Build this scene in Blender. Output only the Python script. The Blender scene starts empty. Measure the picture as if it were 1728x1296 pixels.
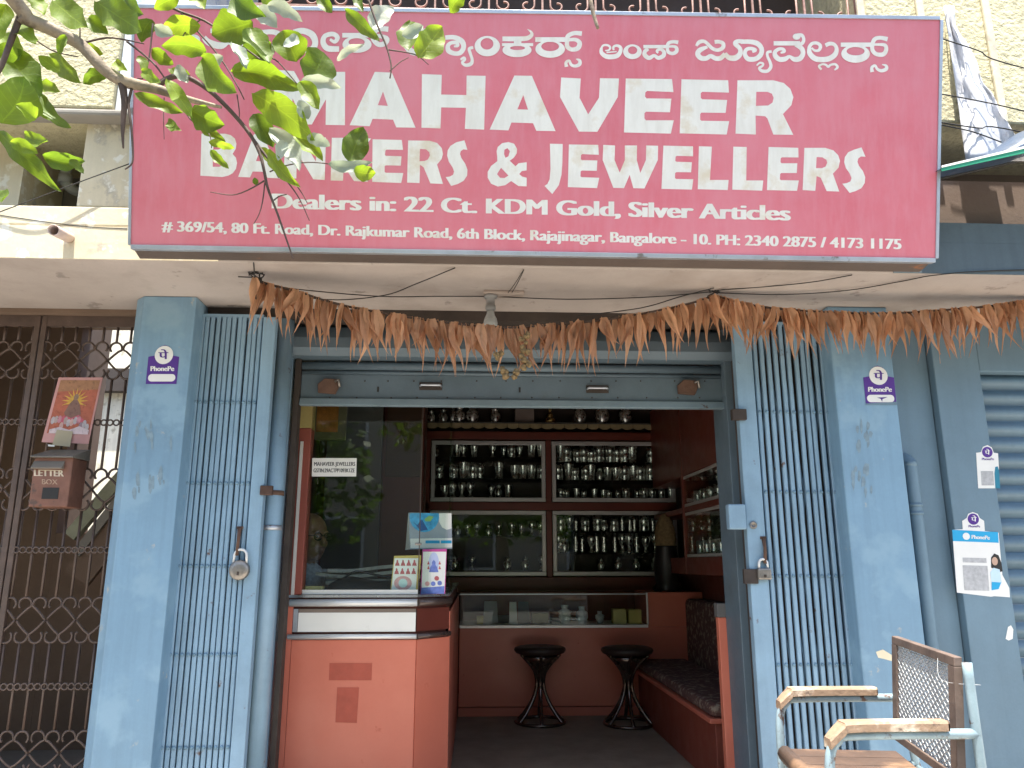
import bpy, bmesh, math, random
from mathutils import Vector, Matrix, noise
from mathutils.geometry import tessellate_polygon
random.seed(7)
SC = bpy.context.scene
COL = SC.collection
R = math.radians

# ------------------------------------------------------------------ camera
FPX = 1298.0; CX = 864.0; CY = 648.0
CAM_H = 1.05; PITCH = 13.1; YAW = 2.6; ROLL = 0.0
cam_d = bpy.data.cameras.new('camera'); cam = bpy.data.objects.new('camera', cam_d); COL.objects.link(cam)
cam.location = (0, 0, CAM_H)
cam.rotation_euler = (Matrix.Rotation(R(-YAW), 3, 'Z') @ Matrix.Rotation(R(90 + PITCH), 3, 'X') @ Matrix.Rotation(R(ROLL), 3, 'Z')).to_euler()
cam_d.sensor_width = 36.0; cam_d.lens = FPX / 1728 * 36; cam_d.clip_start = 0.02; cam_d.clip_end = 2000
SC.camera = cam
CROT = cam.rotation_euler.to_matrix(); CLOC = Vector(cam.location)

# ------------------------------------------------------------------ sky, sun, exposure
SUN_EL = 79.0; SUN_AZ = 196.0          # azimuth clockwise from +Y
sdir = Vector((math.sin(R(SUN_AZ)) * math.cos(R(SUN_EL)), math.cos(R(SUN_AZ)) * math.cos(R(SUN_EL)), math.sin(R(SUN_EL))))
W = bpy.data.worlds.new('World'); SC.world = W; W.use_nodes = True
nt = W.node_tree; bg = nt.nodes['Background']
sky = nt.nodes.new('ShaderNodeTexSky'); sky.sky_type = 'NISHITA'; sky.sun_disc = False
sky.sun_elevation = R(SUN_EL); sky.sun_rotation = R(SUN_AZ); sky.air_density = 1.0; sky.dust_density = 2.0
nt.links.new(sky.outputs[0], bg.inputs[0]); bg.inputs[1].default_value = 0.13
sun_d = bpy.data.lights.new('sun', 'SUN'); sun_d.energy = 5.0; sun_d.angle = R(0.6); sun_d.color = (1.0, 0.95, 0.86)
sun = bpy.data.objects.new('sun', sun_d); COL.objects.link(sun); sun.location = (0, 0, 12)
sun.rotation_euler = sdir.to_track_quat('Z', 'Y').to_euler()
SC.view_settings.view_transform = 'Standard'; SC.view_settings.look = 'None'
SC.view_settings.exposure = 1.75; SC.view_settings.gamma = 1.0; SC.view_settings.use_curve_mapping = False
SC.render.engine = 'CYCLES'
SC.cycles.use_denoising = True
SC.cycles.max_bounces = 10; SC.cycles.diffuse_bounces = 5; SC.cycles.glossy_bounces = 4
SC.cycles.transparent_max_bounces = 16; SC.cycles.sample_clamp_indirect = 6.0
SC.cycles.caustics_reflective = False; SC.cycles.caustics_refractive = False

# ------------------------------------------------------------------ pixel rays (1728 x 1296 photograph)
def ray(px, py):
    return CROT @ Vector(((px - CX) / FPX, (CY - py) / FPX, -1.0))
def P(px, py, Y):
    d = ray(px, py); return CLOC + d * ((Y - CLOC.y) / d.y)
def PZ(px, py, Z):
    d = ray(px, py); return CLOC + d * ((Z - CLOC.z) / d.z)
def PX(px, py, X):
    d = ray(px, py); return CLOC + d * ((X - CLOC.x) / d.x)
def PP(px, py, o, n):
    d = ray(px, py); return CLOC + d * ((o - CLOC).dot(n) / d.dot(n))

# ------------------------------------------------------------------ materials
MATS = {}
def M(name, col, rough=.6, metal=0., var=.12, vs=3., col2=None, thr=.62, ms=7., streak=0., bump=.06, bs=70., spec=.5, col3=None, thr3=.66, ms3=22., rnd=0., soft=.06, scol=None):
    if name in MATS: return MATS[name]
    m = bpy.data.materials.new(name); m.use_nodes = True; MATS[name] = m
    n = m.node_tree; L = n.links.new; b = n.nodes['Principled BSDF']
    b.inputs['Roughness'].default_value = rough; b.inputs['Metallic'].default_value = metal
    b.inputs['Specular IOR Level'].default_value = spec
    g = n.nodes.new('ShaderNodeNewGeometry'); pos = g.outputs['Position']
    def noi(scale, det=4., vec=None, ro=.6):
        t = n.nodes.new('ShaderNodeTexNoise'); t.inputs['Scale'].default_value = scale; t.inputs['Detail'].default_value = det
        t.inputs['Roughness'].default_value = ro; L(vec or pos, t.inputs['Vector']); return t.outputs['Fac']
    def mr(v, a, c, lo, hi):
        t = n.nodes.new('ShaderNodeMapRange'); t.inputs[1].default_value = a; t.inputs[2].default_value = c
        t.inputs[3].default_value = lo; t.inputs[4].default_value = hi; L(v, t.inputs[0]); return t.outputs[0]
    def mix(f, a, c, mode='MIX'):
        t = n.nodes.new('ShaderNodeMix'); t.data_type = 'RGBA'; t.blend_type = mode
        if isinstance(f, float): t.inputs[0].default_value = f
        else: L(f, t.inputs[0])
        for v, i in ((a, 6), (c, 7)):
            if isinstance(v, tuple): t.inputs[i].default_value = (*v, 1)
            else: L(v, t.inputs[i])
        return t.outputs[2]
    def scl(c, k): return tuple(min(1., max(0., x * k)) for x in c)
    c = mix(mr(noi(vs), .3, .7, 0., 1.), scl(col, 1 - var), scl(col, 1 + var))
    c = mix(mr(noi(vs * 22 + 30, 6.), .35, .68, 0., .55 * min(.22, var)), c, scl(col, .3))
    if streak:
        mp = n.nodes.new('ShaderNodeMapping'); mp.inputs['Scale'].default_value = (26, 26, .9); L(pos, mp.inputs[0])
        c = mix(mr(noi(1.3, 5, mp.outputs[0]), .42, .75, 0., streak), c, scol or scl(col, .45))
    if col2: c = mix(mr(noi(ms, 7.), thr - soft, thr + soft, 0., 1.), c, col2)
    if col3: c = mix(mr(noi(ms3, 6.), thr3 - .03, thr3 + .03, 0., 1.), c, col3)
    if rnd:
        oi = n.nodes.new('ShaderNodeObjectInfo')
        c = mix(mr(oi.outputs['Random'], 0, 1, 0., 1.), mix(rnd, c, scl(col, .35)), c)
    L(c, b.inputs['Base Color'])
    if bump:
        bn = n.nodes.new('ShaderNodeBump'); bn.inputs['Strength'].default_value = min(1., bump * 4); bn.inputs['Distance'].default_value = .004 if bump < .3 else .012
        L(noi(bs, 5.), bn.inputs['Height']); L(bn.outputs[0], b.inputs['Normal'])
    rr = mr(noi(vs * 3), .3, .7, max(.02, rough - .08), min(1., rough + .08)); L(rr, b.inputs['Roughness'])
    return m

def glass(name, tint=(.93, .97, .95), refl=1.0):
    m = bpy.data.materials.new(name); m.use_nodes = True; n = m.node_tree; n.nodes.clear(); L = n.links.new
    o = n.nodes.new('ShaderNodeOutputMaterial'); t = n.nodes.new('ShaderNodeBsdfTransparent'); t.inputs[0].default_value = (*tint, 1)
    g = n.nodes.new('ShaderNodeBsdfGlossy'); g.inputs['Roughness'].default_value = .015
    f = n.nodes.new('ShaderNodeLayerWeight'); f.inputs[0].default_value = .5
    po = n.nodes.new('ShaderNodeMath'); po.operation = 'POWER'; po.inputs[1].default_value = 5.; L(f.outputs['Facing'], po.inputs[0])
    mu = n.nodes.new('ShaderNodeMath'); mu.operation = 'MULTIPLY_ADD'; mu.inputs[1].default_value = .95 * refl; mu.inputs[2].default_value = .045 * refl; L(po.outputs[0], mu.inputs[0])
    x = n.nodes.new('ShaderNodeMixShader'); L(mu.outputs[0], x.inputs[0]); L(t.outputs[0], x.inputs[1]); L(g.outputs[0], x.inputs[2]); L(x.outputs[0], o.inputs[0])
    return m

def leafmat(name, c1, c2, trans=.55, rough=.45, vein=False, tmul=(1.5, 1.5, .7), bright=1.35):
    m = bpy.data.materials.new(name); m.use_nodes = True; n = m.node_tree; n.nodes.clear(); L = n.links.new
    o = n.nodes.new('ShaderNodeOutputMaterial'); oi = n.nodes.new('ShaderNodeObjectInfo')
    g = n.nodes.new('ShaderNodeNewGeometry'); t = n.nodes.new('ShaderNodeTexNoise'); t.inputs['Scale'].default_value = 28; t.inputs['Detail'].default_value = 4
    L(g.outputs['Position'], t.inputs['Vector'])
    ad = n.nodes.new('ShaderNodeMath'); ad.operation = 'MULTIPLY_ADD'; ad.inputs[1].default_value = .7; L(oi.outputs['Random'], ad.inputs[0])
    s = n.nodes.new('ShaderNodeMath'); s.operation = 'MULTIPLY'; s.inputs[1].default_value = .35; L(t.outputs['Fac'], s.inputs[0]); L(s.outputs[0], ad.inputs[2])
    mx = n.nodes.new('ShaderNodeMix'); mx.data_type = 'RGBA'; mx.inputs[6].default_value = (*c1, 1); mx.inputs[7].default_value = (*c2, 1); L(ad.outputs[0], mx.inputs[0])
    colr = mx.outputs[2]
    p = n.nodes.new('ShaderNodeBsdfPrincipled'); p.inputs['Roughness'].default_value = rough
    if vein:
        def mth(op, a, b_=None, c_=None):
            q = n.nodes.new('ShaderNodeMath'); q.operation = op
            for i_, v_ in enumerate((a, b_, c_)):
                if v_ is None: continue
                if isinstance(v_, (int, float)): q.inputs[i_].default_value = v_
                else: L(v_, q.inputs[i_])
            return q.outputs[0]
        at = n.nodes.new('ShaderNodeAttribute'); at.attribute_name = 'across'; at2 = n.nodes.new('ShaderNodeAttribute'); at2.attribute_name = 'along'
        ab = mth('ABSOLUTE', at.outputs['Fac'])
        rib = mth('LESS_THAN', ab, .045)
        fr = mth('FRACT', mth('SUBTRACT', mth('MULTIPLY', at2.outputs['Fac'], 7.), mth('MULTIPLY', ab, 1.6)))
        sv_ = mth('MULTIPLY', mth('LESS_THAN', mth('ABSOLUTE', mth('SUBTRACT', fr, .5)), .05), .55)
        vv = mth('MAXIMUM', rib, sv_)
        mv = n.nodes.new('ShaderNodeMix'); mv.data_type = 'RGBA'; mv.blend_type = 'MULTIPLY'; L(mth('MULTIPLY', vv, .8), mv.inputs[0]); L(colr, mv.inputs[6]); mv.inputs[7].default_value = (bright, bright, bright * .95, 1)
        t3 = n.nodes.new('ShaderNodeTexNoise'); t3.inputs['Scale'].default_value = 70; t3.inputs['Detail'].default_value = 5; L(g.outputs['Position'], t3.inputs['Vector'])
        md = n.nodes.new('ShaderNodeMix'); md.data_type = 'RGBA'; md.blend_type = 'MULTIPLY'; L(mth('MULTIPLY', t3.outputs['Fac'], .5), md.inputs[0]); L(mv.outputs[2], md.inputs[6]); md.inputs[7].default_value = (.62, .60, .5, 1)
        colr = md.outputs[2]
        bn = n.nodes.new('ShaderNodeBump'); bn.inputs['Strength'].default_value = .5; bn.inputs['Distance'].default_value = .003; L(mth('ADD', vv, t3.outputs['Fac']), bn.inputs['Height']); L(bn.outputs[0], p.inputs['Normal'])
    L(colr, p.inputs['Base Color'])
    tr = n.nodes.new('ShaderNodeBsdfTranslucent')
    br = n.nodes.new('ShaderNodeMix'); br.data_type = 'RGBA'; br.blend_type = 'MULTIPLY'; br.inputs[0].default_value = 1.; br.inputs[7].default_value = (*tmul, 1); L(colr, br.inputs[6]); L(br.outputs[2], tr.inputs[0])
    x = n.nodes.new('ShaderNodeMixShader'); x.inputs[0].default_value = trans; L(p.outputs[0], x.inputs[1]); L(tr.outputs[0], x.inputs[2]); L(x.outputs[0], o.inputs[0])
    return m

BLUE = (.195, .325, .44)
m_blue = M('blue_paint', BLUE, .5, var=.10, vs=2.2, col2=(.235, .37, .475), thr=.57, ms=5., streak=.24, bump=.05, bs=35, col3=(.40, .40, .37), thr3=.685, ms3=13)
m_bluegate = M('blue_gate_paint', (.245, .375, .485), .45, var=.14, vs=5, streak=.22, bump=.04, bs=60, col3=(.12, .06, .04), thr3=.70, ms3=16)
m_bluedk = M('blue_shutter_paint', (.105, .145, .175), .5, var=.14, vs=4, col2=(.10, .13, .15), thr=.64, ms=4, bump=.05, col3=(.10, .06, .04), thr3=.72, ms3=9)
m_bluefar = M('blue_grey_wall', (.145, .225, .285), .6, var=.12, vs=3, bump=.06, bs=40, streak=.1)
m_darkrust = M('dark_rusty_steel', (.045, .032, .025), .7, var=.3, vs=8, bump=.1)
m_rust = M('brown_rust', (.115, .062, .042), .8, var=.3, vs=14, bump=.15, col2=(.06, .03, .02))
m_grille = M('brown_grille_paint', (.10, .065, .05), .5, var=.25, vs=12, bump=.06, col3=(.3, .2, .15), thr3=.72, ms3=30)
m_slab = M('slab_plaster', (.42, .36, .325), .85, var=.12, vs=2, col3=(.27, .23, .205), thr3=.66, ms3=9, col2=(.33, .275, .24), thr=.60, ms=3.5, bump=.06, bs=30, soft=.12)
m_cream = M('cream_plaster', (.72, .63, .45), .85, var=.1, vs=4, col2=(.42, .37, .30), thr=.62, ms=6, bump=.08, bs=30, streak=.15, soft=.04, col3=(.85, .80, .68), thr3=.6, ms3=12)
m_stucco = M('rough_stucco', (.62, .56, .36), .9, var=.12, vs=5, col2=(.45, .40, .25), thr=.6, ms=38, bump=.9, bs=48, soft=.12)
m_concrete = M('grey_concrete', (.26, .24, .21), .9, var=.12, vs=3, bump=.1, bs=50, col2=(.25, .23, .2), thr=.6)
m_plinth = M('pale_paving', (.46, .43, .38), .9, var=.12, vs=3, bump=.1, bs=50, col2=(.36, .33, .29), thr=.6)
m_street = M('street_ground', (.13, .125, .115), .95, var=.15, vs=1, bump=.1, bs=60)
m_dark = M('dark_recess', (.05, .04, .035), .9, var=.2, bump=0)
m_brownwall = M('passage_brown_wall', (.19, .125, .085), .8, var=.2, vs=2, bump=.05)
m_red = M('red_laminate', (.58, .155, .095), .38, var=.05, vs=2, bump=.015, bs=120, col2=(.63, .19, .12), thr=.6, ms=2.5, soft=.15, col3=(.50, .11, .06), thr3=.70, ms3=16)
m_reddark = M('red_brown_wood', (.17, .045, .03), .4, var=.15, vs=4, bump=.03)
m_patch = M('old_sticker_patch', (.42, .08, .045), .6, var=.1, vs=20, bump=.03)
m_steel = M('polished_steel', (.74, .73, .71), .36, .35, var=.04, vs=6, bump=0)
m_silver = M('silver', (.90, .88, .84), .28, .9, var=.06, vs=10, bump=0)
m_brass = M('brass', (.62, .42, .16), .3, 1., var=.1, vs=10, bump=0)
m_alu = M('aluminium', (.52, .54, .58), .4, .7, var=.12, vs=6, bump=.03, col3=(.25, .22, .2), thr3=.66, ms3=14)
m_carpet = M('brown_carpet', (.38, .285, .20), 1., var=.15, vs=6, bump=.3, bs=260)
m_glass = glass('clear_glass', refl=.75)
m_white = M('white_paper', (.80, .79, .76), .7, var=.03, vs=6, bump=0)
m_letter = M('sign_white', (.80, .78, .71), .5, var=.06, vs=3, streak=.5, scol=(.62, .58, .50), bump=0, col2=(.68, .60, .46), thr=.62, ms=6)
m_sign = M('sign_pink', (.655, .155, .195), .42, var=.07, vs=1.6, streak=.42, scol=(.68, .29, .33), bump=.02, bs=20, col2=(.68, .235, .28), thr=.54, ms=2.2, soft=.18)
m_signbox = M('sign_box_brown', (.115, .085, .07), .75, var=.2, vs=3, bump=.1, col3=(.30, .12, .05), thr3=.70, ms3=5)
m_wire = M('black_wire', (.02, .018, .016), .6, bump=0)
m_pipe = M('grey_pvc', (.42, .44, .44), .5, var=.1, vs=5, bump=.02)
m_wood = M('worn_wood', (.30, .20, .13), .65, var=.25, vs=9, bump=.12, bs=80, col3=(.16, .11, .08), thr3=.62, ms3=30, col2=(.58, .50, .40), thr=.55, ms=9)
m_seatwood = M('shaded_seat_wood', (.085, .052, .036), .55, var=.3, vs=8, bump=.08, col2=(.19, .115, .07), thr=.58, ms=9)  # wood colour darkened to stand in for tree shade on the seat
m_cane = M('cane', (.44, .45, .45), .6, var=.15, vs=20, bump=0)
m_chairblue = M('chair_tube_paint', (.26, .35, .39), .45, .2, var=.18, vs=8, bump=.05, col3=(.13, .08, .06), thr3=.60, ms3=24)
m_lock = M('old_lock_metal', (.30, .27, .24), .42, .8, var=.25, vs=30, bump=.05)
m_black = M('black_leather', (.018, .016, .016), .45, bump=.05, bs=150)
m_stooltube = M('dark_stool_tube', (.16, .12, .10), .25, .85, bump=0)
m_purple = M('sticker_purple', (.085, .022, .24), .4, var=.06, vs=12, bump=0)
m_cyan = M('sticker_cyan', (.02, .36, .66), .4, var=.04, bump=0)
m_yellow = M('yellow_box', (.62, .50, .20), .6, var=.08, vs=8, bump=0)
m_skin = M('skin', (.30, .155, .095), .5, var=.1, vs=12, bump=.02)
m_shirt = M('check_shirt', (.42, .45, .50), .85, var=.3, vs=60, bump=.05)
m_trouser = M('dark_trousers', (.05, .05, .06), .9, bump=.05)
m_hair = M('grey_hair', (.10, .09, .085), .7, var=.4, vs=80, bump=.1)
m_bark = M('pale_bark', (.30, .24, .17), .85, var=.25, vs=18, bump=.25, bs=60, col2=(.16, .12, .09), thr=.58, ms=16)
m_twig = M('dark_twig', (.10, .065, .05), .8, var=.25, vs=20, bump=.1)
m_leaf = leafmat('green_leaf', (.06, .12, .016), (.28, .40, .04), .55, .5, True)
m_crown = leafmat('crown_leaf', (.04, .09, .012), (.15, .26, .03), .4)
m_leafpale = leafmat('pale_leaf_underside', (.28, .36, .26), (.60, .63, .52), .3, .5, True, (1, 1, .9), 1.15)
m_dryleaf = leafmat('dry_leaf', (.42, .205, .115), (.84, .49, .30), .25, .6, True, (1.2, 1.05, .9), .8)
m_dryflower = M('dry_flower', (.33, .22, .10), .9, var=.3, vs=60, bump=.3, bs=200)
m_cloth = M('shaded_flower_cushion', (.10, .045, .035), .9, var=.2, vs=8, bump=.1, col2=(.24, .18, .13), thr=.56, ms=26, soft=.03)  # cushion cloth darkened, with the right gate's shadow in its colour
m_greydoor = M('grey_panel', (.11, .105, .10), .6, var=.1, bump=.02)
m_ceil = M('ceiling_paint', (.30, .22, .17), .9, bump=0)

# ------------------------------------------------------------------ mesh builder
class B:
    def __init__(s): s.v = []; s.f = []; s.sm = []
    def add(s, vs, fs, sm=False):
        o = len(s.v); s.v += [Vector(p) for p in vs]
        for f in fs: s.f.append([i + o for i in f]); s.sm.append(sm)
        return s
    def box(s, x0, x1, y0, y1, z0, z1):
        v = [(x, y, z) for z in (z0, z1) for y in (y0, y1) for x in (x0, x1)]
        return s.add(v, [(0, 2, 3, 1), (4, 5, 7, 6), (0, 1, 5, 4), (2, 6, 7, 3), (0, 4, 6, 2), (1, 3, 7, 5)])
    def obox(s, c, ax, ay, az):
        c = Vector(c); v = [c + ax * i + ay * j + az * k for k in (-1, 1) for j in (-1, 1) for i in (-1, 1)]
        return s.add(v, [(0, 2, 3, 1), (4, 5, 7, 6), (0, 1, 5, 4), (2, 6, 7, 3), (0, 4, 6, 2), (1, 3, 7, 5)])
    def bar(s, a, b, w, d, up=Vector((0, 1, 0))):
        a = Vector(a); b = Vector(b); t = b - a; side = t.cross(up).normalized(); u = side.cross(t).normalized()
        return s.obox((a + b) / 2, t / 2, side * w / 2, u * d / 2)
    def prism(s, poly, vec):
        n = len(poly); vec = Vector(vec); p = [Vector(q) for q in poly]
        tri = tessellate_polygon([p])
        fs = [tuple(t) for t in tri] + [tuple(i + n for i in reversed(t)) for t in tri]
        fs += [(i, (i + 1) % n, (i + 1) % n + n, i + n) for i in range(n)]
        return s.add(p + [q + vec for q in p], fs)
    def poly(s, loops):
        lp = [[Vector(q) for q in l] for l in loops]
        return s.add([q for l in lp for q in l], [tuple(t) for t in tessellate_polygon(lp)])
    def tube(s, pts, r, n=8, cap=True):
        pts = [Vector(p) for p in pts]; m = len(pts)
        rr = r if isinstance(r, (list, tuple)) else [r] * m
        vs = []; nrm = None
        for i, p in enumerate(pts):
            t = (pts[min(i + 1, m - 1)] - pts[max(i - 1, 0)])
            t = t.normalized() if t.length > 1e-9 else Vector((0, 0, 1))
            if nrm is None:
                nrm = t.cross(Vector((0, 0, 1)) if abs(t.z) < .9 else Vector((1, 0, 0))).normalized()
            else:
                nrm = (nrm - t * nrm.dot(t)); nrm = nrm.normalized() if nrm.length > 1e-6 else t.orthogonal().normalized()
            bi = t.cross(nrm)
            vs += [p + (nrm * math.cos(2 * math.pi * k / n) + bi * math.sin(2 * math.pi * k / n)) * rr[i] for k in range(n)]
        fs = [(i * n + k, i * n + (k + 1) % n, (i + 1) * n + (k + 1) % n, (i + 1) * n + k) for i in range(m - 1) for k in range(n)]
        s.add(vs, fs, True)
        if cap:
            o = len(s.v) - len(vs)
            s.f.append([o + k for k in reversed(range(n))]); s.sm.append(False)
            s.f.append([o + (m - 1) * n + k for k in range(n)]); s.sm.append(False)
        return s
    def lathe(s, prof, c=(0, 0, 0), n=14, ax=None):
        c = Vector(c); vs = []
        Q = Matrix.Identity(3) if ax is None else Vector((0, 0, 1)).rotation_difference(Vector(ax)).to_matrix()
        for (r, z) in prof:
            vs += [c + Q @ Vector((r * math.cos(2 * math.pi * k / n), r * math.sin(2 * math.pi * k / n), z)) for k in range(n)]
        m = len(prof)
        fs = [(i * n + k, i * n + (k + 1) % n, (i + 1) * n + (k + 1) % n, (i + 1) * n + k) for i in range(m - 1) for k in range(n)]
        s.add(vs, fs, True); o = len(s.v) - len(vs)
        if prof[0][0] > 1e-5: s.f.append([o + k for k in reversed(range(n))]); s.sm.append(False)
        if prof[-1][0] > 1e-5: s.f.append([o + (m - 1) * n + k for k in range(n)]); s.sm.append(False)
        return s
    def ball(s, c, r, n=10, m=7, sc=(1, 1, 1)):
        vs = []; c = Vector(c)
        for i in range(m + 1):
            a = math.pi * i / m
            vs += [c + Vector((math.sin(a) * math.cos(2 * math.pi * k / n) * sc[0], math.sin(a) * math.sin(2 * math.pi * k / n) * sc[1], math.cos(a) * sc[2])) * r for k in range(n)]
        fs = [(i * n + k, (i + 1) * n + k, (i + 1) * n + (k + 1) % n, i * n + (k + 1) % n) for i in range(m) for k in range(n)]
        return s.add(vs, fs, True)
    def build(s, name, mat, parent=None, bevel=0., loc=None, weld=True):
        me = bpy.data.meshes.new(name)
        loc = Vector(loc) if loc is not None else Vector((0, 0, 0))
        me.from_pydata([v - loc for v in s.v], [], s.f)
        me.polygons.foreach_set('use_smooth', s.sm); me.materials.append(mat); me.update()
        bm = bmesh.new(); bm.from_mesh(me)
        bmesh.ops.remove_doubles(bm, verts=bm.verts, dist=1e-6) if weld else None
        bmesh.ops.recalc_face_normals(bm, faces=bm.faces); bm.to_mesh(me); bm.free()
        o = bpy.data.objects.new(name, me); COL.objects.link(o); o.location = loc
        if bevel:
            md = o.modifiers.new('bevel', 'BEVEL'); md.width = bevel; md.segments = 2; md.limit_method = 'ANGLE'; md.angle_limit = R(40)
        if parent is not None: attach(o, parent)
        return o

def base_of(o):
    v = Vector((0, 0, 0)); q = o
    while q is not None: v = v + q.location if q.parent is None else v; q = q.parent
    return v
def attach(o, parent):
    o.parent = parent
    off = Vector(parent.location)
    o.matrix_parent_inverse = Matrix.Translation(-off)
def tag(o, label=None, cat=None, group=None, kind=None):
    if label: o['label'] = label
    if cat: o['category'] = cat
    if group: o['group'] = group
    if kind: o['kind'] = kind
    return o
def thing(name, label, cat, loc, group=None):
    o = bpy.data.objects.new(name, None); COL.objects.link(o); o.location = loc; o.empty_display_size = .1
    return tag(o, label, cat, group)
def smooth_path(pts, k=5):
    p = [Vector(q) for q in pts]; out = []
    for i in range(len(p) - 1):
        a = p[max(i - 1, 0)]; b = p[i]; c = p[i + 1]; d = p[min(i + 2, len(p) - 1)]
        for j in range(k):
            t = j / k
            out.append(.5 * ((2 * b) + (c - a) * t + (2 * a - 5 * b + 4 * c - d) * t * t + (3 * b - a - 3 * c + d) * t ** 3))
    out.append(p[-1]); return out
def lerp(a, b, t): return a + (b - a) * t
def ell(cx, cy, rx, ry, n=28): return [(cx + rx * math.cos(2 * math.pi * k / n), cy + ry * math.sin(2 * math.pi * k / n)) for k in range(n)]

# flat text -> list of (verts2d, tris), in font units, left = 0, cap height about .69
def text2d(body):
    c = bpy.data.curves.new('t', 'FONT'); c.body = body; c.size = 1.; c.resolution_u = 5
    o = bpy.data.objects.new('t', c); COL.objects.link(o)
    dg = bpy.context.evaluated_depsgraph_get(); me = bpy.data.meshes.new_from_object(o.evaluated_get(dg))
    vs = [(v.co.x, v.co.y) for v in me.vertices]; fs = [tuple(p.vertices) for p in me.polygons]
    bpy.data.objects.remove(o); bpy.data.curves.remove(c); bpy.data.meshes.remove(me)
    x0 = min(v[0] for v in vs); x1 = max(v[0] for v in vs)
    return [(x - x0, y) for x, y in vs], fs, x1 - x0
def text_px(b, body, L, Rr, cap, proj, off, bold=(0,), capu=.70, dz=.0001, shear=0.):
    """lay text on a surface: baseline from pixel L to Rr, capital height in pixels; proj(px,py,lift)->point"""
    vs, fs, w = text2d(body)
    for i, bx in enumerate(bold):
        pts = []
        for x, y in vs:
            t = x / w
            pts.append(proj(lerp(L[0], Rr[0], t) + bx, lerp(L[1], Rr[1], t) - y / capu * cap, off + i * dz))
        b.add(pts, fs)
    return b
def planeY(Y): return lambda px, py, lift: P(px, py, Y - lift)
# ================================================================== SETTING
YP, YG, YGR, YS, YC = 3.18, 3.27, 3.42, 3.46, 3.62     # pillar face, folding gates, grille, shutter, counter
ZS = 2.16; YF = 2.775                                    # canopy underside and its front edge
ZT = -0.46
tag(B().add([(-150, -150, ZT), (150, -150, ZT), (150, 150, ZT), (-150, 150, ZT)], [(0, 1, 2, 3)]).build('ground', m_street), kind='structure')
tag(B().box(-6, 6.5, 1.15, 3.30, ZT, 0).build('plinth', m_plinth, bevel=.01), kind='structure')
tag(B().box(-2.0, 3.0, .8, 1.148, ZT, -.23).build('step', m_plinth, bevel=.01), kind='structure')
XL, XR, YB = -1.38, 1.66, 6.75
tag(B().box(XL, XR, 3.302, YB, -.1, .004).build('shop_floor', m_carpet), kind='structure')
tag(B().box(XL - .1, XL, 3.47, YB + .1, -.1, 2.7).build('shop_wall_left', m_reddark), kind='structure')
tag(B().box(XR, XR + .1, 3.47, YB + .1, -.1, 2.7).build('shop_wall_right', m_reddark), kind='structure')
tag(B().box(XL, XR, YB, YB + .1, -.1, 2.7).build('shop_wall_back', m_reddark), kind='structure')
tag(B().box(XL, XR, 3.62, YB, 2.55, 2.7).build('shop_ceiling', m_ceil), kind='structure')

# ------------------------------------------------------------------ the building
bld = thing('shop_building', 'two storey shop building with blue pillars, plaster canopy and rough stucco upper wall', 'building', (0, 3.3, 0))
xa, xb_, xc = P(186, 900, YP + .05).x, P(198, 900, YP).x, P(293, 900, YP).x
B().prism([(xa, YP + .05, 0), (xb_, YP, 0), (xc, YP, 0), (xc, YS + .16, 0), (xa, YS + .16, 0)], (0, 0, ZS)).build('pillar', m_blue, bld, .004)
# inner reveal beside the left folding gate, shutter guide
xg = P(478, 900, YS).x
B().box(P(440, 900, 3.40).x, xg, 3.40, YS + .14, 0, ZS).build('door_reveal', m_bluegate, bld, .003)
xr0, xr1 = P(1433, 900, YP).x, P(1540, 900, YP).x
B().box(xr0, xr1, YP, YS + .16, 0, ZS).build('pillar', m_blue, bld, .006)
xw0 = xr1; xw1 = P(1600, 900, YP + .10).x
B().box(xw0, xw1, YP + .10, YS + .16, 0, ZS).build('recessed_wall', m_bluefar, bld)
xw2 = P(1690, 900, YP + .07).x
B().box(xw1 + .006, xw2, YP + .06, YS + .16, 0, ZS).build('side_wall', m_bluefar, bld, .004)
B().box(P(1240, 900, 3.40).x, P(1250, 900, 3.40).x + .03, 3.40, YS + .14, 0, ZS).build('door_reveal', m_bluedk, bld, .003)
# wall right of the neighbour's shutter and above it
zs2 = P(1690, 628, YP + .07).z
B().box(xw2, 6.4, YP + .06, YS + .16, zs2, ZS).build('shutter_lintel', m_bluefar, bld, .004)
B().box(xw2 + 2.6, 6.4, YP + .06, YS + .16, 0, zs2).build('side_wall', m_bluefar, bld)
# lintel over the shop door, behind the shutter
B().box(xc + .002, xr0 - .002, YS + .09, YS + .18, 2.02, ZS).build('lintel', m_bluedk, bld)
B().box(xc + .002, xr0 - .002, YG + .05, YS - .05, 2.115, ZS).build('gate_track', m_darkrust, bld)
# canopy slab
B().prism([(-6, YF, ZS + .001), (6.4, YF, ZS + .001), (6.4, 3.9, ZS + .001), (xc - .01, 3.9, ZS + .001), (xc - .01, 3.5, ZS + .001), (-6, 3.5, ZS + .001)], (0, 0, .13)).build('canopy_slab', m_slab, bld, .012)
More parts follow.
